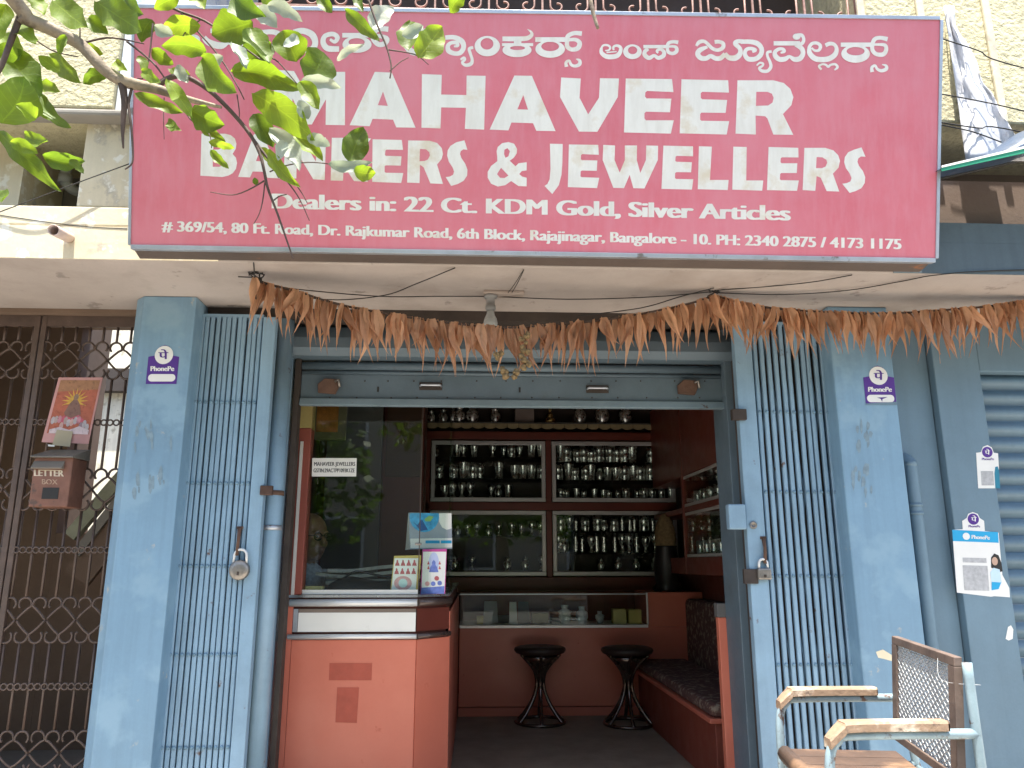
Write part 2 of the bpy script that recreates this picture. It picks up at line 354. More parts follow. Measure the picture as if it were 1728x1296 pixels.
# plaster parapet in front, left of the sign
xpa = -6.
xs = P(226, 300, YF).x
zo0, zo1 = P(60, 347, YF).z, P(60, 205, YF).z
zst = P(60, 180, YF - .07).z
xo1 = P(134, 300, YF).x
B().box(xpa, xs + .35, YF - .006, YF - .001, ZS, ZS + .1305).build('parapet_foot', m_cream, bld)
B().box(xpa, xs + .35, YF - .006, YF + .18, ZS + .131, zo0).build('parapet', m_cream, bld, .008)
B().box(xo1, xs + .35, YF + .002, YF + .30, zo0 + .001, zst - .001).build('pilaster', m_cream, bld, .006)
B().box(xpa, xo1 - .002, YF + .50, YF + .55, ZS + .14, zst).build('recess_wall', m_concrete, bld)
B().box(P(40, 300, YF + .2).x - .25, P(40, 300, YF + .2).x, YF + .19, YF + .49, ZS + .14, zst).build('recess_pier', m_cream, bld)
B().box(xpa, P(200, 100, YF - .07).x, YF - .07, YF + .60, zst, 4.9).build('stucco_wall', m_stucco, bld, .01)
m_whitestrip = M('limewash_strip', (.70, .72, .74), .9, var=.1, vs=8, col2=(.35, .45, .60), thr=.58, ms=14)
B().box(P(200, 100, YF - .07).x + .001, P(228, 100, YF - .05).x + .25, YF - .05, YF + .60, zst, 4.9).build('corner_strip', m_whitestrip, bld)
B().box(xpa, xs, YF - .072, YF - .0, zst - .03, zst - .001).build('drip_edge', m_concrete, bld, .01)
# balcony slab, wall behind the railing with shade put into its dark colour
zr = P(900, 24, 2.80).z
xb0, xb1 = P(415, 20, 2.80).x, P(1447, 20, 2.80).x
B().box(xs + .36, P(1500, 400, YF).x - .01, YF + .03, 3.9, ZS + .132, zr - .03).build('fascia_wall', m_concrete, bld)
B().box(xb0 - .3, xb1, 3.35, 3.45, zr - .03, 4.9).build('balcony_wall', M('shaded_balcony_brown', (.06, .038, .03), .7), bld)
B().box(xb0 - .3, xb1, 2.76, 3.46, zr + 1.2, zr + 1.32).build('added_balcony_roof', m_concrete, bld)  # added out of view to keep the sun off the wall behind the railing
m_beam = M('shaded_grey_blue_beam', (.10, .135, .155), .7, var=.15, vs=3, streak=.2)  # colour darkened to carry the shade of the tarpaulin
# right upper stucco with cream ribs
xu0 = xb1 + .004
zu = P(1640, 212, YF).z
B().box(xu0, 6.4, YF - .02, YF + .60, zu, 4.9).build('stucco_wall', m_stucco, bld, .01)
for px in (1455, 1556, 1668):
    x = P(px, 60, YF - .02).x
    B().box(x - .016, x + .016, YF - .036, YF - .021, zu, 4.9).build('wall_rib', m_cream, bld, .004)
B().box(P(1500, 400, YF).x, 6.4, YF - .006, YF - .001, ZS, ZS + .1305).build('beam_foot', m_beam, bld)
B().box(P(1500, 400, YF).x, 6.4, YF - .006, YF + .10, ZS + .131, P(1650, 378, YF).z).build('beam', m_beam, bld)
B().box(P(1500, 400, YF).x, 6.4, YF + .03, YF + .12, P(1650, 378, YF).z + .001, P(1650, 300, YF).z).build('beam', M('brown_plaster', (.15, .105, .08), .9, var=.15), bld)
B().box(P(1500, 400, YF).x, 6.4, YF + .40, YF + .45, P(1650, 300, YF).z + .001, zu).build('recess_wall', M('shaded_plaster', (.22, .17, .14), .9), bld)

# balcony railing above the sign
rail = thing('balcony_railing', 'rusty pink scrolled iron balcony railing above the pink signboard', 'railing', (0, 2.8, zr))
m_railp = M('rusty_pink_iron', (.36, .20, .16), .7, var=.25, vs=14, bump=.1)
B().box(xb0, xb1, 2.79, 2.81, zr - .012, zr + .006).build('bottom_rail', m_railp, rail)
B().box(xb0, xb1, 2.785, 2.815, zr + .75, zr + .78).build('top_rail', m_railp, rail)
sp = (P(1094, 15, 2.8).x - P(1005, 15, 2.8).x); x = P(1005, 15, 2.8).x
while x - sp > xb0: x -= sp
while x < xb1:
    B().box(x - .004, x + .004, 2.796, 2.804, zr + .006, zr + .75).build('upright', m_railp, rail)
    for s in (-1, 1):
        cx = x + sp / 2 + s * sp * .22; b = B()
        pts = [Vector((cx + s * .0 + .030 * (1 - .12 * a) * math.cos(a * s + (0 if s > 0 else math.pi)), 2.8, zr + .042 - .030 * (1 - .12 * a) * math.sin(a))) for a in [i * .35 for i in range(15)]]
        if cx + .03 < xb1: b.tube([(cx + s * .03, 2.8, zr + .25)] + pts, .0042, 6).build('scroll', m_railp, rail)
    x += sp

# ------------------------------------------------------------------ signboard
SB = Vector((0, 2.612, 0)); SB.z = PZ(900, 424, 0).z
o1 = P(900, 424, 2.612); o2v = P(900, 20, 2.446)
sv = Vector((0, o2v.y - o1.y, o2v.z - o1.z)).normalized(); su = Vector((1, 0, 0)); sn = su.cross(sv)  # sn points to the viewer
if sn.y > 0: sn = -sn
def S(px, py, lift=0.): return PP(px, py, o1 + sn * lift, sn)
TL, TR, BR, BL = S(228, 14), S(1586, 34), S(1578, 436), S(221, 413)
sign = thing('signboard', 'large faded pink shop signboard with white lettering above the shop entrance', 'signboard', (BL + BR) / 2)
bk = -sn * .115
e_ = Vector((0, .003, 0)); KL, KR = P(236, 437, YF - .008), P(1552, 461, YF - .008); KL.z = max(KL.z, ZS + .003); KR.z = max(KR.z, ZS + .003)
TLb, TRb = TL + Vector((.02, .14, 0)), TR + Vector((-.02, .14, 0))
B().add([BL + e_, BR + e_, TR + e_, TL + e_, KL, KR, TRb, TLb], [(0, 1, 2, 3), (0, 4, 5, 1), (4, 7, 6, 5), (3, 2, 6, 7), (0, 3, 7, 4), (1, 5, 6, 2)]).build('box', m_signbox, sign)
B().prism([TL, TR, BR, BL], bk * .019).build('face', m_sign, sign)
def edge(a, b, w, out):
    d = (b - a).normalized(); n_ = d.cross(sn).normalized()
    if n_.dot(out) < 0: n_ = -n_
    B().prism([a + sn * .004, b + sn * .004, b + sn * .004 + n_ * w, a + sn * .004 + n_ * w], -sn * .03).build('frame_strip', m_alu, sign, .001)
up = sv
edge(TL, TR, .014, up); edge(BL, BR, .016, -up); edge(BL, TL, .010, -su); edge(BR, TR, .012, su)

def zt(sc, ox, oy): return lambda x, y: (ox + x / sc, oy + y / sc)
r1, r2, r3, r4 = zt(4, 440, 100), zt(4, 700, 20), zt(4, 1100, 20), zt(8, 320, 220)
px_ = lambda x, y: (x, y)
LET1 = [
 (r1, [[(95,70),(225,80),(330,265),(455,85),(570,85),(568,445),(438,443),(440,270),(345,440),(300,440),(215,265),(200,440),(80,435)]]),
 (r1, [[(770,85),(885,90),(1045,462),(915,460),(893,408),(755,402),(735,452),(600,445)],[(825,218),(790,310),(858,315)]]),
 (r1, [[(1088,100),(1222,105),(1218,238),(1388,242),(1390,110),(1518,112),(1508,475),(1378,470),(1385,328),(1218,325),(1213,467),(1085,462)]]),
 (r2, [[(672,430),(790,432),(950,805),(820,803),(798,752),(652,747),(632,800),(505,795)],[(732,562),(692,658),(764,660)]]),
 (r2, [[(988,443),(1120,450),(1112,580),(1170,692),(1243,580),(1250,448),(1378,450),(1370,575),(1232,810),(1108,808),(980,575)]]),
 (px_, [[(1056,132.5),(1134,133.5),(1136.5,155.5),(1092,153.5),(1089,156),(1088.5,163),(1091,166),(1133,166.5),(1130.5,189.5),(1090,188.5),(1087.5,191),(1087.5,200),(1090,203),(1137,203),(1132,225.5),(1053,223.5)]]),
 (r3, [[(200,455),(515,462),(520,545),(340,540),(330,548),(330,582),(340,590),(508,595),(498,682),(335,680),(326,690),(326,728),(335,735),(522,738),(505,828),(188,820)]]),
 (r3, [[(578,462),(820,462),(890,480),(935,520),(955,575),(942,630),(885,690),(955,830),(820,828),(780,720),(765,705),(700,700),(702,828),(565,822)],[(705,540),(780,540),(810,552),(822,580),(815,612),(785,632),(702,635)]])]
LET2 = [
 (r4, [[(160,45),(480,45),(555,65),(610,110),(632,180),(622,250),(580,318),(625,370),(640,440),(625,520),(580,580),(520,612),(440,630),(145,612)],[(320,150),(390,150),(425,172),(435,205),(420,245),(390,258),(320,260)],[(312,385),(405,385),(440,405),(450,435),(435,475),(400,492),(312,492)]]),
 (r4, [[(870,50),(990,55),(1240,650),(1050,640),(1010,560),(850,555),(815,635),(655,628)],[(950,270),(895,415),(1000,418)]]),
 (r1, [[(165,520),(270,520),(372,690),(380,525),(440,528),(432,815),(355,810),(245,630),(240,805),(155,800)]]),
 (r1, [[(480,530),(565,530),(560,640),(640,530),(745,535),(640,680),(725,828),(630,822),(560,720),(555,820),(472,818)]]),
 (r1, [[(755,540),(952,545),(960,612),(850,610),(842,615),(838,645),(844,652),(950,655),(945,718),(844,716),(836,722),(836,760),(844,766),(962,768),(948,835),(752,828)]]),
 (r1, [[(995,548),(1140,550),(1190,565),(1222,600),(1230,640),(1220,675),(1190,710),(1230,842),(1145,838),(1100,730),(1075,712),(1072,836),(988,832)],[(1075,605),(1115,608),(1138,628),(1142,650),(1128,677),(1105,687),(1072,688)]]),
 (r1, [[(1375,547),(1395,612),(1368,608),(1350,620),(1345,640),(1355,668),(1380,705),(1395,745),(1393,785),(1370,820),(1330,842),(1285,855),(1248,795),(1275,792),(1298,780),(1305,758),(1295,730),(1270,692),(1258,650),(1262,615),(1280,585),(1320,560)]]),
 (r2, [[(552,940),(560,912),(590,886),(632,879),(670,890),(690,925),(688,955),(668,985),(640,1005),(680,1042),(700,1022),(755,1015),(755,1070),(722,1075),(705,1095),(725,1112),(755,1120),(755,1178),(700,1176),(650,1142),(610,1170),(560,1179),(515,1160),(492,1120),(492,1080),(515,1040),(557,1008),(556,975)],[(605,930),(625,920),(642,940),(632,975),(612,985),(602,960)],[(582,1052),(632,1105),(605,1122),(575,1120),(555,1095)]]),
 (r2, [[(912,890),(998,892),(996,1020),(990,1100),(972,1170),(928,1230),(875,1175),(895,1162),(910,1130),(916,1060)]]),
 (r2, [[(1040,895),(1238,898),(1242,965),(1130,960),(1122,966),(1120,994),(1128,1001),(1232,1003),(1228,1073),(1128,1071),(1119,1077),(1118,1110),(1126,1116),(1245,1120),(1230,1190),(1033,1183)]]),
 (r2, [[(1272,898),(1352,902),(1348,1000),(1383,1085),(1418,1000),(1418,902),(1500,902),(1498,1000),(1522,1088),(1560,1000),(1562,902),(1642,904),(1640,1000),(1550,1192),(1475,1190),(1450,1100),(1412,1190),(1340,1188),(1268,1000)]]),
 (r3, [[(78,903),(278,908),(278,975),(168,972),(160,978),(158,1006),(166,1012),(270,1015),(265,1083),(166,1082),(157,1088),(156,1122),(164,1128),(280,1130),(270,1200),(65,1195)]]),
 (r3, [[(318,907),(405,910),(392,1135),(518,1135),(512,1203),(310,1197)]]),
 (r3, [[(550,910),(640,912),(637,1138),(752,1138),(745,1207),(543,1200)]]),
 (r3, [[(788,912),(988,918),(990,983),(878,982),(870,988),(868,1015),(876,1022),(982,1022),(978,1088),(874,1088),(866,1094),(864,1130),(872,1136),(992,1138),(980,1208),(777,1203)]]),
 (r3, [[(1030,918),(1170,918),(1225,935),(1258,968),(1270,1005),(1260,1052),(1222,1092),(1265,1213),(1180,1210),(1140,1120),(1112,1108),(1103,1208),(1018,1203)],[(1112,980),(1150,982),(1178,998),(1184,1018),(1172,1045),(1148,1055),(1108,1055)]]),
 (r3, [[(1415,915),(1442,978),(1412,976),(1393,990),(1388,1012),(1398,1040),(1425,1075),(1440,1115),(1437,1155),(1415,1190),(1375,1210),(1335,1222),(1285,1160),(1315,1156),(1340,1145),(1348,1122),(1335,1090),(1310,1055),(1298,1015),(1303,980),(1325,948),(1365,930)]])]
def letters(name, L):
    for tr, loops in L: B().poly([[S(*tr(*p), 0.0004) for p in l] for l in loops]).build(name, m_letter, sign)
letters('letter', LET1); letters('letter', LET2)
text_px(B(), 'Dealers in: 22 Ct. KDM Gold, Silver Articles', (461, 351.5), (1332, 372), 25.5, S, .0003, (-2.6, -1.6, -.7, .7, 1.6, 2.6)).build('small_lettering', m_letter, sign)['kind'] = 'stuff'
text_px(B(), '# 369/54, 80 Ft. Road, Dr. Rajkumar Road, 6th Block, Rajajinagar, Bangalore - 10. PH: 2340 2875 / 4173 1175', (274, 390), (1520, 420.5), 17.5, S, .0003, (-1.4, -.7, 0, .7, 1.4)).build('address_lettering', m_letter, sign)['kind'] = 'stuff'
# Kannada line: brush strokes (x, y, width) in zoom coordinates
k1, k2, k3, k4 = zt(5.684, 700, 30), zt(6.4, 1000, 40), zt(6.4, 1250, 40), zt(4.547, 300, 30)
kb = B(); kz = [0.0002]
def stroke(tr, pts):
    sc = tr(1, 0)[0] - tr(0, 0)[0]
    q = smooth_path([Vector((*tr(x, y), w * sc)) for x, y, w in pts], 5); vs = []; n = len(q)
    for i, p in enumerate(q):
        t = (q[min(i + 1, n - 1)] - q[max(i - 1, 0)]); t = Vector((t.x, t.y)); t = t.normalized() if t.length > 1e-6 else Vector((1, 0))
        kz[0] += .0000006; nx, ny = -t.y * p.z / 2, t.x * p.z / 2
        vs += [S(p.x + nx, p.y + ny, kz[0]), S(p.x - nx, p.y - ny, kz[0])]
    kb.add(vs, [(2 * i, 2 * i + 2, 2 * i + 3, 2 * i + 1) for i in range(n - 1)]); kz[0] += .000012
def kpoly(tr, *loops): kb.poly([[S(*tr(*p), kz[0]) for p in l] for l in loops]); kz[0] += .000012
def krect(tr, x0, y0, x1, y1): kpoly(tr, [(x0, y0), (x1, y0), (x1, y1), (x0, y1)])
for tr, st in [
 (k1, [(-70,150,40),(-85,250,60),(-30,325,60),(50,330,55),(100,290,40),(150,330,50),(220,335,50),(265,280,30),(260,230,30)]),
 (k1, [(70,120,34),(130,118,34),(190,100,26),(200,70,12)]),
 (k1, [(292,190,42),(380,188,45),(450,225,52),(468,280,46),(440,332,46),(385,343,42),(325,318,48),(318,268,40),(350,240,34),(400,240,38),(410,268,30),(375,275,15)]),
 (k1, [(560,285,28),(522,298,30),(535,350,28),(550,400,28),(540,440,36),(490,455,32),(455,430,25),(480,402,25),(470,383,25),(438,402,20)]),
 (k1, [(840,202,46),(1000,202,46),(1080,195,44),(1120,165,36),(1115,135,22),(1080,110,6)]),
 (k1, [(1602,152,44),(1530,147,40),(1470,175,42),(1460,230,40),(1465,280,42),(1510,305,40),(1565,290,46),(1580,240,44),(1540,210,36),(1470,212,30)]),
 (k1, [(1455,470,36),(1450,430,28),(1480,412,25),(1500,450,28),(1540,463,30),(1580,445,36),(1580,410,30),(1548,395,10)]),
 (k2, [(95,262,28),(95,310,42),(140,350,50),(200,358,52),(265,345,50),(300,300,42),(300,255,36),(260,236,28),(225,252,25),(228,285,22)]),
 (k2, [(95,265,22),(115,235,22),(160,232,24),(190,255,24),(175,285,20),(135,290,12)]),
 (k2, [(150,310,16),(260,302,12)]),
 (k2, [(600,270,40),(565,300,42),(565,340,46),(610,370,46),(665,345,35),(710,370,42),(765,345,46),(768,300,40),(730,275,32),(695,295,30),(708,318,18)]),
 (k2, [(925,202,42),(870,195,36),(820,210,38),(808,255,35),(818,305,38),(865,322,38),(905,300,42),(905,260,36),(870,245,28),(810,248,22)]),
 (k2, [(1120,240,26),(1150,200,42),(1200,190,38),(1240,215,36),(1290,265,38),(1350,285,38),(1405,260,44),(1410,215,42),(1365,195,40),(1318,198,44)]),
 (k2, [(1240,250,30),(1160,285,54),(1135,330,54),(1170,370,54),(1225,375,50),(1275,350,46),(1330,375,50),(1385,370,52),(1430,325,44)]),
 (k2, [(1430,320,40),(1470,365,54),(1540,370,62),(1590,330,56),(1590,270,46),(1540,215,50),(1570,190,46),(1650,192,42),(1735,195,46)]),
 (k3, [(-2,195,46),(100,195,50),(180,215,56),(225,270,50),(215,335,52),(160,380,52),(80,380,52),(45,330,46),(60,280,40),(110,268,38),(160,285,36),(125,305,24)]),
 (k3, [(335,300,28),(290,310,30),(290,355,30),(315,410,32),(325,465,36),(290,510,36),(230,510,36),(200,480,28),(235,455,24),(240,430,24),(205,423,22),(172,452,16)]),
 (k3, [(610,122,36),(660,125,36),(680,170,36),(660,215,38),(600,225,40)]),
 (k3, [(590,225,42),(655,265,52),(672,320,50),(640,375,56),(580,385,52),(525,355,34),(480,380,52),(420,385,54),(375,350,54),(370,305,44),(410,275,36),(455,275,36),(470,300,34),(430,315,18)]),
 (k3, [(750,290,30),(738,260,36),(770,215,36),(825,210,36),(860,240,38),(845,285,32),(800,290,26),(765,260,20)]),
 (k3, [(740,260,40),(745,320,54),(800,375,58),(880,388,58),(960,375,58),(1020,330,54),(1035,270,42),(1010,225,38),(960,215,42),(915,235,42)]),
 (k3, [(872,495,24),(845,460,26),(880,438,22),(920,445,24),(945,465,26),(970,445,24),(1020,438,26),(1045,470,28),(1012,500,16)]),
 (k3, [(1586,168,50),(1510,152,42),(1450,165,44),(1422,220,44),(1425,290,44),(1470,330,44),(1540,330,48),(1570,285,44),(1560,235,40),(1500,225,30),(1400,228,25)]),
 (k3, [(1420,522,42),(1415,475,34),(1450,452,28),(1475,490,30),(1520,508,36),(1570,490,40),(1570,455,30),(1526,440,10)]),
 (k4, [(70,190,24),(50,165,26),(100,142,28),(150,150,28),(160,180,26)]),
 (k4, [(200,150,40),(240,190,50),(330,215,52),(390,185,40),(460,215,52),(540,200,52),(570,150,40),(540,110,36)]),
 (k4, [(250,100,36),(400,98,36),(470,80,30),(490,50,14)]),
 (k4, [(640,112,36),(740,110,40),(790,145,44),(770,200,44),(700,225,40),(650,195,34)]),
 (k4, [(890,112,46),(960,100,46),(1030,130,52),(1055,190,46),(1030,240,46),(960,245,40),(900,215,36)]),
 (k4, [(1238,240,42),(1150,235,46),(1115,190,42),(1130,140,36),(1190,125,36),(1225,150,36),(1205,185,28),(1168,165,20)]),
 (k4, [(1616,88,42),(1550,85,38),(1510,110,38),(1500,160,38),(1540,205,38),(1590,195,40),(1600,155,36),(1500,132,26)])]: stroke(tr, st)
kpoly(k1, ell(695,272,122,98), ell(692,250,62,55)); krect(k1, 950, 222, 1022, 250); krect(k1, 836, 243, 1135, 272)
kpoly(k1, ell(980,310,140,68), ell(985,290,72,20)); krect(k1, 1155, 186, 1440, 232); kpoly(k1, ell(1298,300,142,84), ell(1298,275,85,45))
kpoly(k2, ell(430,303,100,80), ell(432,287,50,42)); krect(k2, 548, 229, 800, 266)
krect(k3, 355, 188, 640, 236); kpoly(k3, ell(603,140,42,34)); krect(k3, 1080, 203, 1410, 250); kpoly(k3, ell(1240,325,155,97), ell(1240,297,97,45))
krect(k4, 1262, 116, 1490, 152); kpoly(k4, ell(1375,205,112,64), ell(1372,187,62,30))
kb.build('kannada_lettering', m_letter, sign, weld=False)['kind'] = 'stuff'
# ================================================================== DOORWAY
ROWS = (678, 815, 955, 1105, 1262)
def folding_gate(label, px0, px1, nbar, wpx, stile, lattice, pxrows):
    t = thing('folding_gate', label, 'gate', (P((px0 + px1) / 2, 900, YG).x, YG, 0.))
    x0, x1 = P(px0, 900, YG).x, P(px1, 900, YG).x
    k = (x1 - x0) / nbar; w = P(px0 + wpx, 900, YG).x - x0
    zt_, zb = 2.10, .02
    me = None
    xs_ = [x0 + k * (i + .5) + (random.uniform(-.0018, .0018) if lattice else random.uniform(-.0006, .0006)) for i in range(nbar)]
    for xm in xs_:
        if me is None:
            b = B(); hw = w / 2   # rolled channel section, open to the back
            b.prism([(xm - hw, YG + .016, zb), (xm - hw, YG + .003, zb), (xm - hw + .003, YG, zb), (xm + hw - .003, YG, zb), (xm + hw, YG + .003, zb), (xm + hw, YG + .016, zb), (xm + hw - .002, YG + .016, zb), (xm + hw - .002, YG + .004, zb), (xm - hw + .002, YG + .004, zb), (xm - hw + .002, YG + .016, zb)], (0, 0, zt_ - zb))
            o = b.build('bar', m_bluegate, t, loc=(xm, YG, 0)); me = o.data
        else:
            o = bpy.data.objects.new('bar', me); COL.objects.link(o); o.location = (xm, YG, 0); attach(o, t)
            o.rotation_euler = (0, random.uniform(-.0012, .0012) if not lattice else random.uniform(-.003, .003), 0)
    zr_ = [P(px0, y, YG).z for y in pxrows]
    for z in zr_:
        b = B()
        for xm in xs_: b.lathe([(.0078, 0), (.007, .004), (.004, .006), (0, .0066)], (xm, YG - .0005, z), 8, (0, -1, 0))
        o = b.build('rivet_row', M('rivet_paint', (.16, .27, .36), .5, var=.3, vs=30, bump=0), t); o['kind'] = 'stuff'
    zz = [zt_ - .02] + zr_ + [zb + .05]
    for j in range(len(zz) - 1 if lattice else 0):                       # crossed lattice flats behind the bars
        for i in range(0, nbar - 1, 1):
            a, c = (i, i + 1) if (i + j) % 2 == 0 else (i + 1, i)
            off = .036 + .004 * ((i + j) % 2)
            B().bar((xs_[a] , YG + off, zz[j]), (xs_[c], YG + off, zz[j + 1]), .006, .003).build('lattice_flat', m_bluegate, t)
    B().box(min(stile), max(stile), YG - .012, YG + .03, zb, zt_).build('stile', m_bluegate, t, .004)
    B().box(x0, x1, YG + .002, YG + .03, zt_, zt_ + .014).build('top_runner', m_bluegate, t)
    B().box(x0, x1, YG + .002, YG + .03, .004, zb).build('bottom_runner', m_darkrust, t)
    return t, xs_
# left gate
lg, lxs = folding_gate('blue folding steel gate with narrow gaps, bunched beside the left pillar', 293, 417, 13, 7.3, (P(418, 900, YG).x, P(441, 900, YG).x), False, ROWS)
rg, rxs = folding_gate('blue folding steel gate with wider dark gaps, bunched behind the armchair', 1292, 1434, 12, 6.9, (P(1259, 900, YG).x, P(1290, 900, YG).x), True, (695, 830, 972, 1122, 1270))
# dark backing strips: shade painted in behind the gaps of the bunched gates
B().box(xc + .001, P(441, 900, YG).x, YG + .10, YG + .13, 0, 2.11).build('gap_shade_backing', m_dark, bld)
B().box(P(1270, 900, YG).x, xr0 - .001, YG + .10, YG + .13, 0, 2.11).build('gap_shade_backing', m_dark, bld)
# right gate stile fittings
def plate(px0, py0, px1, py1, Y, th, name, mat, par, bev=.003):
    a = P(px0, py1, Y); c = P(px1, py0, Y)
    return B().box(a.x, c.x, Y - th, Y, a.z, c.z).build(name, mat, par, bev)
plate(1226, 852, 1252, 894, YG - .0, .045, 'latch_cover', m_bluegate, rg, .006)
plate(1233, 692, 1256, 710, YG - .005, .03, 'slide_bolt', m_darkrust, rg)
B().lathe([(.016, 0), (.016, .004), (.008, .005), (.008, .002), (0, .002)], P(1271, 886, YG - .013), 12, (0, -1, 0)).build('keyhole', m_lock, rg)
plate(1254, 960, 1276, 985, YG - .002, .02, 'slide_bolt', m_darkrust, rg)
plate(440, 820, 462, 836, YG, .02, 'slide_bolt', m_rust, lg)
def padlock(label, px, pyt, pyb, rpx, Y, round_=True):
    c = P(px, pyb, Y); r = P(px + rpx, pyb, Y).x - c.x; top = P(px, pyt, Y)
    t = thing('padlock', label, 'padlock', (c.x, Y, c.z - r))
    if round_: B().lathe([(r * .85, -.016), (r, -.012), (r, .008), (r * .9, .014), (r * .5, .017), (0, .0175)], c, 22, (0, -1, 0)).build('body', m_lock, t)
    else: B().box(c.x - r, c.x + r, Y - .014, Y + .014, c.z - r * .85, c.z + r * .75).build('body', m_lock, t, .006)
    sw = r * .62; zb = c.z + r * .6; sh = r * 1.5
    pts = [(c.x - sw, Y, zb)] + [(c.x - sw * math.cos(a), Y, zb + sh * .55 + sw * math.sin(a)) for a in [math.pi * i / 8 for i in range(9)]] + [(c.x + sw, Y, zb)]
    B().tube(pts, .0055, 8).build('shackle', m_steel, t)
    B().box(c.x - .004, c.x + .004, Y - .0195, Y - .016, c.z - r * .5, c.z - r * .15).build('keyhole_cover', m_darkrust, t)
    h = thing('hasp', 'rusty hasp bar holding the ' + ('round' if round_ else 'square') + ' padlock on its gate', 'hasp', (top.x, Y, top.z - .1), None)
    b = B(); b.box(top.x - .013, top.x + .013, Y + .006, Y + .013, top.z - .012, top.z); b.build('strap', m_rust, h, .001)
    b = B(); b.tube([(top.x, Y + .006, top.z - .008), (top.x + .001, Y - .002, top.z - .05), (top.x - .002, Y + .002, zb + sh * .55)], [.009, .007, .008], 8); b.build('bar', m_rust, h)
    return t
padlock('round grey steel padlock hanging on the left folding gate', 404, 888, 962, 17, YG - .022, True)
padlock('small square silver padlock hanging on the right folding gate', 1289, 905, 968, 11.5, YG - .022, False)
# blue pole beside the left gate
pole = thing('blue_pipe', 'blue painted vertical pipe with clamps beside the left folding gate', 'pipe', (P(457, 900, 3.36).x, 3.36, 0))
pa = P(457, 900, 3.36); rp = (P(474, 900, 3.36).x - P(441, 900, 3.36).x) / 2
B().tube([(pa.x, 3.36, .003), (pa.x, 3.36, 2.114)], rp, 16).build('tube', m_bluegate, pole)
for py in (831, 890):
    z = P(457, py, 3.36 - rp).z
    B().lathe([(rp + .004, -.010), (rp + .004, .010)], (pa.x, 3.36, z), 16).build('clamp', m_rust if py < 850 else m_alu, pole)

# ------------------------------------------------------------------ rolling shutter over the entrance
sh = thing('rolling_shutter', 'half raised blue grey rolling shutter hanging over the shop entrance', 'shutter', (0.13, YS, 1.75))
sx0, sx1 = P(508, 660, YS).x, P(1232, 660, YS).x
def sz(py, Y=YS): return P(870, py, Y).z
hb = B(); hy = YS - .10      # hood: curved drum cover
prof = [(YS + .02, sz(566)), (hy + .05, sz(562)), (hy + .012, sz(572, hy)), (hy, sz(590, hy)), (hy + .02, sz(604, hy + .02)), (YS - .02, sz(612)), (YS + .02, sz(612))]
hb.prism([(sx0 - .05, y, z) for y, z in prof], (sx1 - sx0 + .10, 0, 0)); hb.build('hood', m_bluedk, sh, .004)
z1, z2, z3, z4, z5 = sz(614), sz(628), sz(636), sz(676), sz(688)
B().tube([(sx0, YS + .0, (z1 + z2) / 2), (sx1, YS + .0, (z1 + z2) / 2)], (z1 - z2) / 2, 12).build('slat', m_bluedk, sh)
B().tube([(sx0, YS + .0, (z2 + z3) / 2), (sx1, YS, (z2 + z3) / 2)], (z2 - z3) / 2.3, 10).build('slat', m_bluedk, sh)
B().box(sx0, sx1, YS - .004, YS + .004, z4, z3).build('bottom_plate', m_bluedk, sh)
B().prism([(sx0, YS - .018, z4), (sx0, YS - .030, z5), (sx0, YS + .012, z5), (sx0, YS + .012, z4)], (sx1 - sx0, 0, 0)).build('bottom_rail', M('rail_paint', (.20, .27, .31), .5, var=.15, vs=6, bump=.04, col3=(.10, .05, .03), thr3=.68, ms3=12), sh, .003)
for px, py in ((556, 653), (1160, 655)):
    c = P(px, py, YS - .004); b = B()
    b.prism([c + Vector((x, 0, z)) for x, z in ((-.048, -.03), (.030, -.035), (.045, .0), (.04, .032), (-.02, .036), (-.05, .01))], (0, -.022, 0)); b.build('lock_plate', m_rust, sh, .004)
    B().tube([c + Vector((.028, -.024, .02)), c + Vector((.045, -.03, .028)), c + Vector((.05, -.024, -.005))], .006, 8).build('lock_ring', m_lock, sh)
for px, py in ((727, 652), (1008, 657)):
    c = P(px, py, YS - .004)
    B().box(c.x - .052, c.x + .052, YS - .0075, YS - .0045, c.z - .018, c.z + .018).build('handle_recess', m_darkrust, sh)
    B().tube([c + Vector((-.048, -.004, 0)), c + Vector((-.042, -.02, .002)), c + Vector((.042, -.02, .002)), c + Vector((.048, -.004, 0))], .0055, 8).build('handle', m_alu, sh)
for px, py in ((638, 657), (877, 658)):
    c = P(px, py, YS - .004); B().box(c.x - .004, c.x + .004, YS - .0065, YS - .0045, c.z - .012, c.z + .012).build('keyhole', m_wire, sh)
for px in range(560, 1230, 48):
    for dy in (-14, 14):
        c = P(px + random.uniform(-8, 8), 657 + dy, YS - .004); B().lathe([(.004, 0), (.003, .002), (0, .003)], c, 6, (0, -1, 0)).build('rivet', m_darkrust, sh)
for sxx, nm in ((sx0 - .026, 0), (sx1 + .002, 1)):
    B().box(sxx, sxx + .024, YS - .03, YS + .03, .003, sz(612)).build('guide_channel', m_darkrust, sh, .002)

